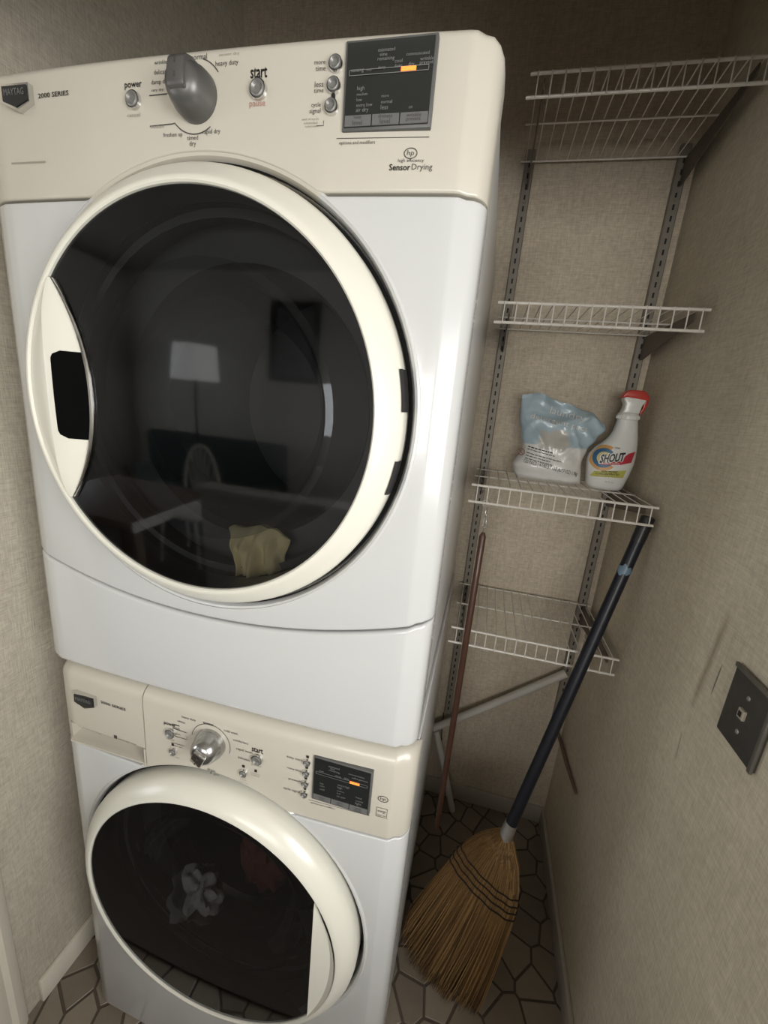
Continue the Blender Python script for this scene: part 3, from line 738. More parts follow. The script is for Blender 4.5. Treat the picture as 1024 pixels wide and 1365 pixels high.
# ------------------------------------------------------------------ shelving
def standard(x, label):
    t = thing('shelf_standard', label, 'shelf standard', (x, YB, .372), 'slotted shelf standards')
    z0, z1 = .372, 2.135 ; w = .0125
    poly = [(x - w, YB), (x - w, YB - .013), (x - w + .002, YB - .015), (x + w - .002, YB - .015), (x + w, YB - .013), (x + w, YB), (x + w - .002, YB), (x + w - .002, YB - .012), (x - w + .002, YB - .012), (x - w + .002, YB)]
    child('channel', prism_xy(poly, z0, z1), 'standard_metal', t, smooth=0)
    sl = []
    z = z0 + .02
    while z < z1 - .02:
        sl.append(box(x - .0022, x + .0022, YB - .0154, YB - .0135, z, z + .0125)); z += .0254
    o = child('slots', joinvf(*sl), 'slot_black', t, smooth=0); o['kind'] = 'stuff'
    for z in (z0 + .10, (z0 + z1) / 2 + .18, z1 - .12):
        child('screw', lathe([(0, -.0030), (.004, -.0025), (.005, 0)], (x, YB - .015, z), 'y', 10), 'standard_metal', t)
standard(.732, 'slotted metal shelf standard on the back wall nearest the dryer')
standard(1.098, 'slotted metal shelf standard in the corner by the right wall')
SX0, SX1, SYF, SYB = .713, 1.119, .518, YB - .019
SHELF_Z = (2.105, 1.695, 1.285, .895)
slabel = ('topmost white wire shelf, empty in the dim upper closet', 'empty white wire shelf second from the top, above the spray bottle', 'white wire shelf holding the detergent bag and spray bottle', 'lowest white wire shelf behind the broom handle')
wire_me = None
for k, z in enumerate(SHELF_Z):
    t = thing('wire_shelf', slabel[k], 'shelf', (SX0, SYB, z), 'wire shelves')
    rail = lambda nm, y, zz, r, a=SX0 - .004, b=SX1: child(nm, tube([(a, y, zz), ((a + b) / 2, y, zz), (b, y, zz)], r, 8), 'wire_white', t)
    rail('back_rail', SYB, z, .0021); rail('middle_rail', (SYB + SYF) / 2, z, .0021)
    rail('front_rail', SYF, z, .0031, SX0 - .006, SX1 + .003); rail('lip_rail', SYF - .004, z - .041, .0031, SX0 - .009, SX1 - .001)
    for i in range(16):
        x = SX0 + .009 + i * .0257
        if wire_me is None:
            o = child('cross_wire', tube([(x, SYB + .002, z + .0030), (x, SYF + .004, z + .0030), (x, SYF - .0025, z + .0022), (x, SYF - .0042, z - .003), (x, SYF - .0078, z - .043)], .0014, 6), 'wire_white', t)
            wire_me = o.data; wbase = Vector((x, 0, z)) - Vector((SX0, 0, z)); o0 = o
        else:
            o = bpy.data.objects.new('cross_wire', wire_me); COL.objects.link(o); o.parent = t
            o.location = (i * .0257, 0, 0)
    for sx, side in ((.735, 'left'), (1.101, 'right')):
        poly = [(YB - .0155, z - .0035), (YB - .0155, z - .062), (YB - .030, z - .064), (SYF + .012, z - .020), (SYF + .008, z - .012), (SYF + .008, z - .0035)]
        b = thing('shelf_bracket', 'dark metal bracket under the %s end of the %s' % (side, ('topmost wire shelf', 'second wire shelf from the top', 'wire shelf with the spray bottle', 'lowest wire shelf')[k]), 'bracket', (sx, YB - .015, z - .03), 'shelf brackets')
        child('arm', prism_yz(poly, sx - .0016, sx + .0016), 'bracket_metal', b, smooth=0)
        for dz in (.025, .055): child('hook', box(sx - .0014, sx + .0014, YB - .0158, YB - .008, z - dz, z - dz + .009), 'bracket_metal', b, smooth=0)

# ------------------------------------------------------------------ detergent bag
def lerp_tab(tab, t):
    for (a, va), (b, vb) in zip(tab, tab[1:]):
        if a <= t <= b:
            f = (t - a) / (b - a); f = f * f * (3 - 2 * f); return va + (vb - va) * f
    return tab[-1][1] if t > tab[-1][0] else tab[0][1]
BL = [(0, .824), (.08, .812), (.16, .806), (.36, .826), (.55, .816), (.75, .806), (1, .804)]
BR = [(0, .990), (.12, .988), (.35, .984), (.55, .992), (.75, 1.012), (.92, 1.030), (1, 1.026)]
BT = [(0, 1.514), (.18, 1.521), (.5, 1.502), (.8, 1.484), (1, 1.455)]
BB = [(0, 1.291), (.2, 1.2885), (.8, 1.2885), (1, 1.294)]
def bag_xz(u, v):
    x = lerp_tab(BL, v) + (lerp_tab(BR, v) - lerp_tab(BL, v)) * u
    z = lerp_tab(BB, u) + (lerp_tab(BT, u) - lerp_tab(BB, u)) * v
    return x, z
def bag_inv(x, z):
    u, v = .5, .5
    for _ in range(8):
        l, r = lerp_tab(BL, v), lerp_tab(BR, v); u = min(1, max(0, (x - l) / (r - l)))
        b, t = lerp_tab(BB, u), lerp_tab(BT, u); v = min(1, max(0, (z - b) / (t - b)))
    return u, v
def bag_th(u, v):
    e = (max(0, 1 - abs(2 * u - 1) ** 3.0)) ** .6
    tv = lerp_tab([(0, .25), (.06, .72), (.2, 1.0), (.45, .92), (.7, .55), (.9, .2), (1, .06)], v)
    return .048 * e * tv + .0015
def bag_wr(u, v, s):
    p = Vector((u * 3.2 + s, v * 3.4, s * 2))
    w = .010 * noise.noise(p * .9) + .006 * abs(noise.noise(p * 1.9)) * 2
    w += .010 * (1 - abs(math.sin(5.5 * (u * .55 - v * 1.0) + 1.6 * noise.noise(p * .8)))) ** 3 * min(1, max(0, v - .30) * 3)
    w += .008 * (1 - abs(math.sin(6.5 * (u * .9 + v * .45) + 2.2 * noise.noise(p * 1.1 + Vector((3, 1, 0)))))) ** 4 * min(1, max(0, v - .22) * 3)
    w += .0065 * math.sin(13 * (u * .75 - v * 1.1) + 3 * noise.noise(p)) * max(0, v - .35) * 1.4
    w += .004 * math.sin(24 * (u * .5 + v * .8) + 4 * noise.noise(p * 1.3)) * (.3 + v * .7)
    return w * min(1, 4 * min(u, 1 - u) + .15) * (.12 + .88 * min(1, v * 1.5))
def bag_y(u, v): return .702 + .030 * v - bag_th(u, v) - bag_wr(u, v, 1.0)
def bag_mat():
    m, nt, b = nmat('bag_film'); N = nt.nodes.new; L = nt.links.new
    g = N('ShaderNodeNewGeometry'); sp = N('ShaderNodeSeparateXYZ'); L(g.outputs['Position'], sp.inputs[0])
    nz = N('ShaderNodeTexNoise'); nz.inputs['Scale'].default_value = 16; L(g.outputs['Position'], nz.inputs['Vector'])
    def M(op, a, c):
        n = N('ShaderNodeMath'); n.operation = op
        for i, s in enumerate((a, c)):
            if isinstance(s, (int, float)): n.inputs[i].default_value = s
            else: L(s, n.inputs[i])
        return n.outputs[0]
    z = M('ADD', sp.outputs[2], M('MULTIPLY', M('SUBTRACT', nz.outputs['Fac'], .5), .012))
    def step(val, lo, hi):
        r = N('ShaderNodeMapRange'); r.inputs[1].default_value = lo; r.inputs[2].default_value = hi; r.interpolation_type = 'SMOOTHSTEP'; L(val, r.inputs[0]); return r.outputs[0]
    blue = step(z, 1.384, 1.390)
    # clear window in the printed film: pale pods show through
    dx = M('SUBTRACT', sp.outputs[0], .905); dz = M('SUBTRACT', sp.outputs[2], 1.405)
    d = M('SQRT', M('ADD', M('POWER', M('DIVIDE', dx, .035), 2), M('POWER', M('DIVIDE', dz, .034), 2)), 0)
    d = M('ADD', d, M('MULTIPLY', M('SUBTRACT', nz.outputs['Fac'], .5), 3.2))
    win = step(d, 1.05, .85)
    c1 = N('ShaderNodeMix'); c1.data_type = 'RGBA'; c1.inputs[6].default_value = (.74, .73, .70, 1); c1.inputs[7].default_value = (.40, .505, .57, 1); L(blue, c1.inputs[0])
    c2 = N('ShaderNodeMix'); c2.data_type = 'RGBA'; c2.inputs[7].default_value = (.50, .48, .44, 1); L(win, c2.inputs[0]); L(c1.outputs[2], c2.inputs[6])
    L(c2.outputs[2], b.inputs['Base Color']); b.inputs['Roughness'].default_value = .28; b.inputs['Coat Weight'].default_value = .4; b.inputs['Coat Roughness'].default_value = .12
    n3 = N('ShaderNodeTexNoise'); n3.inputs['Scale'].default_value = 45; L(g.outputs['Position'], n3.inputs['Vector'])
    bp = N('ShaderNodeBump'); bp.inputs['Strength'].default_value = .35; bp.inputs['Distance'].default_value = .004; L(n3.outputs['Fac'], bp.inputs['Height']); L(bp.outputs['Normal'], b.inputs['Normal'])
bag_mat()
bag = thing('detergent_bag', 'crumpled blue and white plastic bag of laundry detergent packs on the wire shelf', 'detergent bag', (.91, .70, 1.288))
n = 46; V, F = [], []
for side in (0, 1):
    for i in range(n + 1):
        for j in range(n + 1):
            u, v = i / n, j / n; x, z = bag_xz(u, v)
            y = bag_y(u, v) if side == 0 else .702 + .030 * v + bag_th(u, v) * .9 + bag_wr(u, v, 4.0) * .6 + .001
            V.append((x, y, z))
for side in (0, 1):
    o_ = side * (n + 1) ** 2
    for i in range(n):
        for j in range(n):
            q = (o_ + i * (n + 1) + j, o_ + (i + 1) * (n + 1) + j, o_ + (i + 1) * (n + 1) + j + 1, o_ + i * (n + 1) + j + 1)
            F.append(q if side == 0 else q[::-1])
for i in range(n):
    for (a, b) in (((i, 0), (i + 1, 0)), ((i + 1, n), (i, n)), ((0, i + 1), (0, i)), ((n, i), (n, i + 1))):
        A = a[0] * (n + 1) + a[1]; B = b[0] * (n + 1) + b[1]; o_ = (n + 1) ** 2
        F.append((B, A, A + o_, B + o_))
child('pouch', (V, F), 'bag_film', bag, smooth=70)
bsurf = lambda x, z: bag_y(*bag_inv(x, z))
BT_ = lambda s, x, z, w, **k: text_vf(s, x, z, w, surf=bsurf, off=.0032, **k)
child('brand_lettering', joinvf(BT_('laundry', .925, 1.470, .090, h=.024, rot=-.17), BT_('detergent pacs', .906, 1.448, .150, h=.019, rot=-.15)), 'label_white', bag)
bars = []
rb = random.Random(3)
for li, (xx, zz, ww) in enumerate(((.838, 1.3800, .062), (.837, 1.3735, .070), (.836, 1.3640, .090), (.835, 1.3570, .062), (.834, 1.3500, .072))):
    x = xx
    while x < xx + ww:
        wl = rb.uniform(.004, .010); xe = min(x + wl, xx + ww)
        sl_ = lambda q: zz - (q - xx) * .16
        bars.append(strip_line([(x, sl_(x)), ((x + xe) / 2, sl_((x + xe) / 2)), (xe, sl_(xe))], .0030 if li == 0 else .0021, bsurf, .0026)); x = xe + .0018
child('fine_print', joinvf(*bars), 'ink_dark', bag)
child('weight_lettering', BT_('120 PACS | 4 LBS 5.7 OZ (67.7 OZ) 1.9kg', .902, 1.3310, .142, h=.0125, rot=-.15), 'ink_dark', bag)
child('warning_mark', joinvf(strip_line(arc_pts(.8225, 1.3625, .0085, 0, 360, 20), .0018, bsurf, .0016), strip_line([(.8165, 1.3685), (.8285, 1.3565)], .0016, bsurf, .0016)), 'ink_red', bag)

# ------------------------------------------------------------------ spray bottle
bot = thing('spray_bottle', 'white stain remover spray bottle with red trigger on the wire shelf', 'spray bottle', (1.045, .70, 1.2885))
OUT = [(1.2885, 1.012, 1.082, .026), (1.293, 1.005, 1.089, .032), (1.302, 1.0015, 1.093, .035), (1.335, .996, 1.102, .037), (1.360, .9935, 1.106, .037), (1.378, .9955, 1.1065, .036), (1.396, 1.007, 1.1055, .034), (1.412, 1.024, 1.104, .031), (1.425, 1.035, 1.102, .028), (1.440, 1.0415, 1.099, .025), (1.460, 1.0450, 1.0945, .023), (1.472, 1.0460, 1.0920, .022)]
YC = .700
def bsec(z):
    for a, b in zip(OUT, OUT[1:]):
        if a[0] <= z <= b[0]:
            t = (z - a[0]) / (b[0] - a[0]); return [a[i] + (b[i] - a[i]) * t for i in (1, 2, 3)]
    return OUT[-1][1:] if z > OUT[-1][0] else OUT[0][1:]
def bot_y(x, z):
    l, r, d = bsec(z); u = min(1, abs((x - (l + r) / 2) / ((r - l) / 2))); return YC - d * (1 - u ** 2.6) ** (1 / 2.6)
V, F = [], []; m = 40
for z, l, r, d in OUT:
    for k in range(m):
        a = 2 * PI * k / m; c, s = math.cos(a), math.sin(a); e = 2 / 2.6
        V.append(((l + r) / 2 + (r - l) / 2 * math.copysign(abs(c) ** e, c), YC + d * math.copysign(abs(s) ** e, s), z))
for i in range(len(OUT) - 1):
    for k in range(m): F.append((i * m + k, i * m + (k + 1) % m, (i + 1) * m + (k + 1) % m, (i + 1) * m + k))
F.append(tuple(reversed(range(m)))); F.append(tuple((len(OUT) - 1) * m + k for k in range(m)))
child('body', (V, F), 'bottle_white', bot, smooth=50)
col = child('collar', lathe([(0, 0), (.0225, 0), (.0255, .003), (.0262, .010), (.0245, .016), (.0215, .019), (0, .019)], (1.0685, YC, 1.470), 'z', 32), 'bottle_white', bot)
child('collar_ribs', joinvf(*[box(1.0685 + .0262 * math.cos(a) - .0008, 1.0685 + .0262 * math.cos(a) + .0008, YC + .0262 * math.sin(a) - .0008, YC + .0262 * math.sin(a) + .0008, 1.474, 1.482) for a in [2 * PI * i / 22 for i in range(22)]]), 'label_white', col)
# sprayer shroud (side view leaning toward the wall), red top cover, red trigger
sh = [(1.0485, 1.487), (1.0520, 1.497), (1.0530, 1.510), (1.0455, 1.522), (1.0500, 1.530), (1.0980, 1.533), (1.0985, 1.518), (1.0915, 1.508), (1.0890, 1.487)]
def puff(poly, yc, d, name, mat, bev):
    bm = bmesh.new()
    V_, F_ = prism_xz(poly, yc - d, yc + d)
    vs = [bm.verts.new(v) for v in V_]
    for f in F_: bm.faces.new([vs[i] for i in f])
    bmesh.ops.recalc_face_normals(bm, faces=bm.faces)
    bmesh.ops.bevel(bm, geom=bm.edges[:], offset=bev, segments=3, profile=.5, affect='EDGES'); bm.verts.index_update()
    vf = ([v.co.copy() for v in bm.verts], [tuple(v.index for v in f.verts) for f in bm.faces]); bm.free()
    return child(name, vf, mat, bot, smooth=50)
puff(sh, YC, .0165, 'sprayer_head', 'bottle_white', .004)
puff([(1.0395, 1.5235), (1.0470, 1.5390), (1.0560, 1.5440), (1.0880, 1.5445), (1.0980, 1.5370), (1.1060, 1.5235), (1.0985, 1.5215), (1.0500, 1.5265)], YC, .0185, 'sprayer_cover', 'trigger_red', .003)
puff([(1.0935, 1.5260), (1.1065, 1.5240), (1.1080, 1.5150), (1.1035, 1.5000), (1.0955, 1.4850), (1.0915, 1.4870), (1.0965, 1.5030), (1.0975, 1.5150)], YC + .004, .0075, 'trigger', 'trigger_red', .002)
BO = lambda s, x, z, w, **k: text_vf(s, x, z, w, surf=bot_y, **k)
def ringdecal(cx, cz, r0, r1, a0, a1, off):
    V, F = [], []; n = 30; q = 4
    for i in range(n + 1):
        a = math.radians(a0 + (a1 - a0) * i / n)
        for j in range(q + 1):
            r = r0 + (r1 - r0) * j / q; x, z = cx + r * math.cos(a), cz + r * math.sin(a); l, rr, d = bsec(z); x = max(l + .0015, x); V.append((x, bot_y(x, z) - off, z))
    for i in range(n):
        for j in range(q): F.append((i * (q + 1) + j, i * (q + 1) + j + 1, (i + 1) * (q + 1) + j + 1, (i + 1) * (q + 1) + j))
    return V, F
LX, LZ = 1.026, 1.372
lab = child('label', ringdecal(LX, LZ, .0245, .0330, 60, 320, .0008), 'label_orange', bot)
child('label_ring', ringdecal(LX - .001, LZ, .0155, .0250, 40, 320, .0011), 'label_blue', lab)
child('label_swirl', ringdecal(LX - .001, LZ, .0085, .0160, 30, 330, .0013), 'label_yellow', lab)
child('label_centre', ringdecal(LX, LZ, .0, .0088, 0, 360, .0014), 'label_tan', lab)
def quad_decal(p, off, n=12):
    V, F = [], []
    for i in range(n + 1):
        for j in range(3):
            u, v = i / n, j / 2
            x = (p[0][0] * (1 - u) + p[1][0] * u) * (1 - v) + (p[3][0] * (1 - u) + p[2][0] * u) * v
            z = (p[0][1] * (1 - u) + p[1][1] * u) * (1 - v) + (p[3][1] * (1 - u) + p[2][1] * u) * v
            V.append((x, bot_y(x, z) - off, z))
    for i in range(n):
        for j in range(2): F.append((i * 3 + j, (i + 1) * 3 + j, (i + 1) * 3 + j + 1, i * 3 + j + 1))
    return V, F
child('label_red_band', joinvf(quad_decal([(1.020, 1.3545), (1.066, 1.3590), (1.070, 1.3690), (1.024, 1.3600)], .0018), quad_decal([(1.066, 1.3590), (1.092, 1.3670), (1.0965, 1.3950), (1.070, 1.3690)], .0018), quad_decal([(1.070, 1.3690), (1.0965, 1.3950), (1.080, 1.3890), (1.072, 1.3800)], .0018)), 'label_red', lab)
child('label_name_outline', BO('SHOUT', 1.0445, 1.3745, .0610, h=.0265, shear=.28, rot=.20, off=.0021, bold=.11), 'label_white', lab)
child('label_name', BO('SHOUT', 1.0445, 1.3745, .0560, h=.0225, shear=.28, rot=.20, off=.0026, bold=.045), 'label_black', lab)
child('label_tagline', joinvf(BO('triple acting', 1.045, 1.3600, .036, h=.0044, rot=.10, off=.0025)), 'label_white', lab)
child('label_small_name', BO('new', 1.0515, 1.4000, .0120, h=.0042, rot=-.08, off=.0016), 'ink_dark', lab)
child('label_lime_band', quad_decal([(1.003, 1.3215), (1.080, 1.3265), (1.084, 1.3460), (1.010, 1.3360)], .0012), 'label_lime', lab)
child('label_lime_lettering', joinvf(BO('20% MORE', 1.044, 1.3385, .038, h=.0050, bold=.02, rot=.06, shear=.2, off=.0019), BO('CONCENTRATED', 1.041, 1.3320, .056, h=.0052, bold=.02, rot=.06, shear=.2, off=.0019), BO('removes tough laundry stains', 1.041, 1.3262, .056, h=.0026, rot=.06, off=.0019)), 'ink_dark', lab)
child('label_volume_lettering', BO('30 FL OZ', 1.050, 1.3120, .022, h=.0030, rot=-.06, off=.0014), 'ink_grey', lab)

# ------------------------------------------------------------------ broom
F0 = Vector((.924, .402, .40)); TOP = Vector((1.1125, .538, 1.256))
HD = (F0 - TOP).normalized()
bro = thing('corn_broom', 'straw broom with dark blue handle leaning against the right wall', 'broom', (.80, .30, 0))
child('handle', tube([F0 + HD * .01] + [F0 + (TOP - F0) * (i / 10) for i in range(1, 10)] + [TOP - (TOP - F0).normalized() * .004, TOP], [.0145] * 10 + [.0145, .0115], 20), 'broom_blue', bro)
pt = F0 + (TOP - F0) * .852
ax = (TOP - F0).normalized()
tv = []; tf = []; e1 = ax.cross(Vector((0, 0, 1))).normalized(); e2 = ax.cross(e1)
fa = math.atan2(Vector((-.55, -.8, .2)).dot(e2), Vector((-.55, -.8, .2)).dot(e1)); rt = random.Random(4)
for i in range(15):
    a = fa + math.radians(-105 + 15 * i); lo = -.013 + rt.uniform(-.004, .004) + .007 * abs(i - 7) / 7; hi = .013 + rt.uniform(-.005, .003) - .008 * abs(i - 7) / 7
    for q in (lo, (lo + hi) / 2, hi): tv.append(pt + ax * q + (e1 * math.cos(a) + e2 * math.sin(a)) * .0151)
for i in range(14):
    for q in range(2): tf.append((i * 3 + q, i * 3 + q + 1, i * 3 + q + 4, i * 3 + q + 3))
child('tape', (tv, tf), 'tape_blue', bro, 'torn light blue tape')
child('handle_cap', tube([TOP - ax * .06, TOP - ax * .02, TOP + ax * .001, TOP + ax * .004], [.0152, .0154, .0150, .010], 16), 'black_plastic', bro)
B0, B1, B2 = F0, F0 + HD * .20, Vector((.790, .290, .010))
def cl(s):
    return B0 * (1 - s) ** 2 + B1 * 2 * s * (1 - s) + B2 * s * s
WD = Vector((.89, -.36, -.24)).normalized()
ND = WD.cross(Vector((0, 0, 1))).normalized()
HWT = [(0, .017), (.05, .034), (.12, .056), (.22, .076), (.32, .090), (.45, .100), (.7, .114), (1.0, .126), (1.2, .13)]
def hw(s):
    for (a, va), (b, vb) in zip(HWT, HWT[1:]):
        if a <= s <= b: return va + (vb - va) * (s - a) / (b - a)
    return HWT[-1][1]
def bp_(s, t, nrm=0.0):
    p = cl(s) + WD * (t * hw(s)) + ND * nrm
    # outer straws end a little earlier: shoulder slope
    p.z -= 0; return p
# sewn straw body
V, F = [], []; ns, na = 22, 40
for i in range(ns + 1):
    s = .0 + .86 * i / ns
    th = lerp_tab([(0, .017), (.1, .026), (.3, .026), (.45, .024), (.86, .012)], s)
    for k in range(na):
        a = 2 * PI * k / na; rr = 1 + .02 * noise.noise(Vector((k * .9, s * 3, 1)))
        V.append(bp_(s, math.cos(a) * rr * (.97 if s > .35 else 1), math.sin(a) * th))
for i in range(ns):
    for k in range(na): F.append((i * na + k, i * na + (k + 1) % na, (i + 1) * na + (k + 1) % na, (i + 1) * na + k))
F.append(tuple(range(na))); F.append(tuple(ns * na + k for k in range(na)))
def straw_mat():
    m, nt, b = nmat('straw'); N = nt.nodes.new; L = nt.links.new
    at = N('ShaderNodeAttribute'); at.attribute_name = 'straw_tone'
    r = N('ShaderNodeValToRGB'); e = r.color_ramp.elements
    e[0].position = 0; e[0].color = (.06, .032, .013, 1); e[1].position = 1; e[1].color = (.50, .305, .125, 1)
    x = r.color_ramp.elements.new(.5); x.color = (.25, .143, .053, 1)
    L(at.outputs['Fac'], r.inputs[0]); L(r.outputs[0], b.inputs['Base Color']); b.inputs['Roughness'].default_value = .6
straw_mat()
def tones(o, f):
    a = o.data.attributes.new('straw_tone', 'FLOAT', 'POINT')
    for i, v in enumerate(o.data.vertices): a.data[i].value = f(i, v)
core = child('straw_core', (V, F), 'straw', bro, smooth=60)
tones(core, lambda i, v: .34 + .28 * noise.noise(Vector(((v.co.x + v.co.z * .35) * 160, v.co.y * 50, v.co.z * 6))))
rb = random.Random(11); V, F, tone = [], [], []
for q in range(1500):
    t = rb.uniform(-1, 1); a = math.asin(min(1, abs(t))) ; side = rb.choice((-1, 1)) if rb.random() < .25 else 1
    end = rb.uniform(.90, 1.04) - .06 * t * t + .03 * noise.noise(Vector((t * 4, 2, 0)))
    st = rb.uniform(.0, .05) if rb.random() < .65 else rb.uniform(.05, .5)
    dep = rb.uniform(.55, 1.06); n1 = rb.gauss(0, .010); t1 = rb.gauss(0, .035); tn = rb.random() ** 1.2
    rad = rb.uniform(.0006, .0012); base = len(V); K = 8
    ca = math.sqrt(max(0, 1 - t * t))
    for i in range(K + 1):
        f = i / K; s = st + (end - st) * f
        th = lerp_tab([(0, .017), (.1, .0268), (.3, .0268), (.45, .025), (.86, .020), (1.2, .020)], s)
        fl = max(0, s - .42) ** 1.2
        p = bp_(s, t + t1 * fl * 1.6, side * th * ca * (1 if s < .45 else 1 - (1 - dep) * min(1, (s - .45) * 2)) + n1 * fl)
        p.z = max(p.z, .0035); p.x = max(p.x, .6985)
        r = rad * (1 if f < .8 else 1 - (f - .8) * 2.5)
        for k in range(3):
            an = 2 * PI * k / 3; V.append(p + WD * (math.cos(an) * r) + ND * (math.sin(an) * r)); tone.append(tn - (.22 * max(0, s - .75) * 4 if s > .75 else 0))
    for i in range(K):
        for k in range(3): F.append((base + i * 3 + k, base + i * 3 + (k + 1) % 3, base + (i + 1) * 3 + (k + 1) % 3, base + (i + 1) * 3 + k))
off = Vector((.80, .30, 0))
me = bpy.data.meshes.new('straws'); me.from_pydata([tuple(v - off) for v in V], [], F)
a = me.attributes.new('straw_tone', 'FLOAT', 'POINT'); a.data.foreach_set('value', [max(0, min(1, .12 + .8 * x)) for x in tone])
st_ = link('straws', me, 'straw', bro); st_['kind'] = 'stuff'
for s in (.285, .325, .365, .405):
    pts = []
    for k in range(60):
        a = 2 * PI * k / 60; th = .0285
        pts.append(bp_(s + .012 * math.sin(a * 12) * .25 + .03 * math.cos(a) ** 2 * 0, math.cos(a) * 1.015, math.sin(a) * th))
    child('stitching', tube(pts, .0019, 6, True), 'thread_black', bro, 'black twine stitched round the straw')
child('neck_wire', tube([F0 - HD * .035, F0 - HD * .004, F0 + HD * .022, F0 + HD * .034], [.0158, .0170, .0195, .0205], 20), 'zinc', bro, 'silver wire binding at the broom neck')

# ------------------------------------------------------------------ sticks and poles
st = thing('wooden_rod', 'thin brown wooden rod hanging from the lip of the shelf with the detergent', 'rod', (.748, .497, .235))
hx, hy, hz = .7475, .5135, 1.2445
child('rod', tube([(.7515, .5135, 1.170), (.7510, .5125, 1.160), (.7495, .4985, .88), (.7490, .4975, .60), (.7480, .4970, .25), (.7480, .4970, .235)], [.0040, .0085, .0085, .0085, .0080, .005], 12), 'wood_brown', st)
child('eye_screw', joinvf(tube([(.7515, .515, 1.168), (.7515, .515, 1.180)], .0018, 8), tube([(.7515 + .0052 * math.cos(a), .515, 1.185 + .0052 * math.sin(a)) for a in [2 * PI * i / 16 for i in range(16)]], .0013, 6, True)), 'steel_hook', st)
child('chain_link', tube([(.751 + .0032 * math.cos(a), .515 + .0012 * math.sin(a), 1.199 + .0125 * math.sin(a)) for a in [2 * PI * i / 20 for i in range(20)]], .0012, 6, True), 'steel_hook', st)
child('chain_link', tube([(.7505 + .0012 * math.cos(a), .515 + .0034 * math.cos(a), 1.218 + .0120 * math.sin(a)) for a in [2 * PI * i / 20 for i in range(20)]], .0012, 6, True), 'steel_hook', st)
child('hook', tube([(hx + .0030, .5150, 1.2265), (hx + .0034, .5145, 1.235)] + [(hx + .0085 * math.cos(a), .5140, hz + .0085 * math.sin(a)) for a in [math.radians(-60 + 290 * i / 18) for i in range(19)]], .0017, 8), 'steel_hook', st)
tag(mobj('white_pole', tube([(.690, .800, .322), (.90, .802, .493), (1.092, .812, .650)], .0135, 18), 'pole_white'), 'slanted white pole lying against the back wall behind the broom handle', 'pole')
p2 = tube([(.700, .795, .318), (.752, .79, .16), (.800, .775, .012), (.801, .774, .004)], [.0115, .0115, .0115, .0095], 16)
tag(mobj('white_pole', p2, 'pole_white'), 'short white pole standing on the floor beside the dryer, near the wooden rod', 'pole')
tag(mobj('dangling_string', tube([(.718, .829, .372), (.7205, .830, .30), (.726, .829, .235), (.730, .829, .19)], .0016, 6), 'thread_black'), 'thin dark cord hanging below the left shelf standard', 'string')
tag(mobj('thin_stick', tube([(1.094, .800, .44), (1.108, .690, .37), (1.1235, .556, .413)][:1] + [(1.1195, .815, .395), (1.1215, .70, .40), (1.1225, .575, .418)], [.006, .0065, .006, .004], 10), 'wood_old'), 'thin brown stick resting against the right wall behind the broom handle', 'stick')

# ------------------------------------------------------------------ wall plate
pl = thing('wall_plate', 'dark metal outlet plate with a small square jack on the right wall', 'wall plate', (XR, .085, 1.085))
pz0, pz1, py0, py1 = 1.030, 1.142, .041, .129
bm_ = box(XR - .0065, XR, py0, py1, pz0, pz1, .0028, 3)
child('plate', bm_, 'plate_metal', pl)
child('plate_rim', joinvf(box(XR - .0082, XR - .004, py0 - .001, py1 + .001, pz1 - .006, pz1 + .001, .001), box(XR - .0082, XR - .004, py0 - .001, py0 + .006, pz0 - .001, pz1 - .006, .001)), 'plate_edge', pl)
jk = child('jack', box(XR - .0105, XR - .004, .0795, .0925, 1.079, 1.094, .0010, 1), 'socket_ivory', pl, 'ivory square jack')
child('jack_hole', box(XR - .0110, XR - .0100, .0830, .0895, 1.0825, 1.0905), 'slot_black', jk, smooth=0)
for z in (1.112, 1.058):
    V_, F_ = lathe([(0, .0014), (.0028, .001), (.0036, 0)], (0, 0, 0), 'z', 12)
    child('screw', ([(XR - .0065 - c, .086 + a, z + b) for a, b, c in V_], F_), 'zinc', pl)

# ------------------------------------------------------------------ the room the door glass mirrors
lp = thing('floor_lamp', 'floor lamp with white drum shade, mirrored in the dryer glass', 'lamp', (-1.60, -2.62, .012))
child('base', lathe([(0, 0), (.14, 0), (.14, .012), (.03, .025), (.012, .03), (0, .03)], (-1.6, -2.62, .012), 'z', 32), 'lamp_metal', lp)
child('pole', tube([(-1.6, -2.62, .03), (-1.6, -2.62, .8), (-1.6, -2.62, 1.62)], .011, 12), 'lamp_metal', lp)
child('shade', lathe([(.215, 1.53), (.19, 1.82), (.186, 1.82), (.211, 1.53), (.215, 1.53)], (-1.6, -2.62, 0), 'z', 40), 'lamp_shade', lp)
child('shade_frame', joinvf(*[tube([(-1.6, -2.62, 1.60), (-1.6 + .200 * math.cos(a), -2.62 + .200 * math.sin(a), 1.66)], .002, 6) for a in (0, 2.1, 4.2)]), 'lamp_metal', lp)
tb = thing('dining_table', 'white-edged table mirrored as a pale bar in the dryer glass', 'table', (-1.3, -1.45, .012))
child('table_top', box(-1.80, -.866, -1.85, -1.05, .705, .755, .003), 'wood_old', tb)
child('table_edge', box(-.866, -.85, -1.85, -1.05, .700, .758, .003), 'table_white', tb, 'white edge band')
for x in (-1.74, -.91):
    for y in (-1.79, -1.11): child('leg', box(x - .03, x + .03, y - .03, y + .03, .012, .705, .004), 'wood_old', tb)
ch = thing('dining_chair', 'pale wooden fan-back chair mirrored in the dryer glass', 'chair', (-1.38, -2.18, .012))
cx_, cy_ = -1.38, -2.18
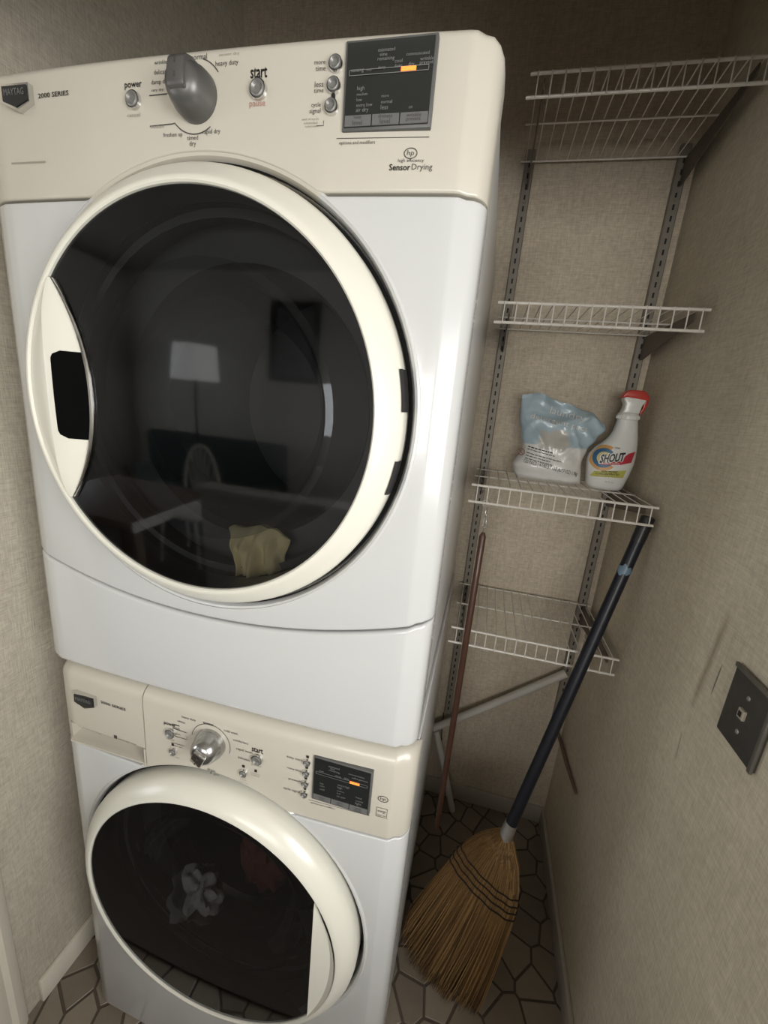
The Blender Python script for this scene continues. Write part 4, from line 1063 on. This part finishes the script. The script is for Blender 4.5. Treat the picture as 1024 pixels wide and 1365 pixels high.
child('seat', box(cx_ - .21, cx_ + .21, cy_ - .20, cy_ + .20, .43, .465, .012), 'chair_wood', ch)
for sx in (-1, 1):
    for sy in (-1, 1): child('leg', tube([(cx_ + sx * .16, cy_ + sy * .15, .44), (cx_ + sx * .20, cy_ + sy * .19, .012)], [.018, .013], 10), 'chair_wood', ch)
child('back_bow', tube([(cx_ + .185 * math.cos(a), cy_ - .19, .47 + .52 * math.sin(a) ** .8) for a in [PI * i / 24 for i in range(25)]], .013, 10), 'chair_wood', ch)
for i in range(7):
    f = (i - 3) / 3; xt = f * .145; zt_ = .47 + .52 * math.sin(math.acos(min(1, abs(xt) / .185))) ** .8
    child('spindle', tube([(cx_ + f * .05, cy_ - .17, .462), (cx_ + xt, cy_ - .19, zt_)], .006, 8), 'chair_wood', ch)
pc = thing('framed_picture', 'tall dark framed picture on the room wall, mirrored in the dryer glass', 'picture', (-.88, -3.2, 1.6))
child('frame', joinvf(box(-1.14, -.62, -3.2, -3.165, 1.60, 1.66, .004), box(-1.14, -.62, -3.2, -3.165, 2.28, 2.34, .004), box(-1.14, -1.08, -3.2, -3.165, 1.66, 2.28, .004), box(-.68, -.62, -3.2, -3.165, 1.66, 2.28, .004)), 'frame_black', pc)
child('print', box(-1.08, -.68, -3.2, -3.18, 1.66, 2.28), 'picture_print', pc, smooth=0)
so = thing('sofa', 'dark green sofa along the room wall, dimly mirrored in the dryer glass', 'sofa', (-1.75, -2.98, .012))
child('base', box(-2.6, -.9, -3.16, -2.80, .05, .30, .02), 'sofa_green', so)
child('backrest', box(-2.6, -.9, -3.18, -3.02, .30, .98, .04, 3), 'sofa_green', so)
for x in (-2.6, -1.04): child('armrest', box(x, x + .14, -3.02, -2.80, .30, .62, .03, 3), 'sofa_green', so)
for k in range(2): child('cushion', box(-2.45 + k * .70, -1.77 + k * .70, -3.02, -2.80, .30, .44, .03, 3), 'sofa_green', so)
for x in (-2.5, -1.0):
    for y in (-3.1, -2.86): child('foot', box(x - .025, x + .025, y - .025, y + .025, .012, .05), 'wood_old', so, smooth=0)
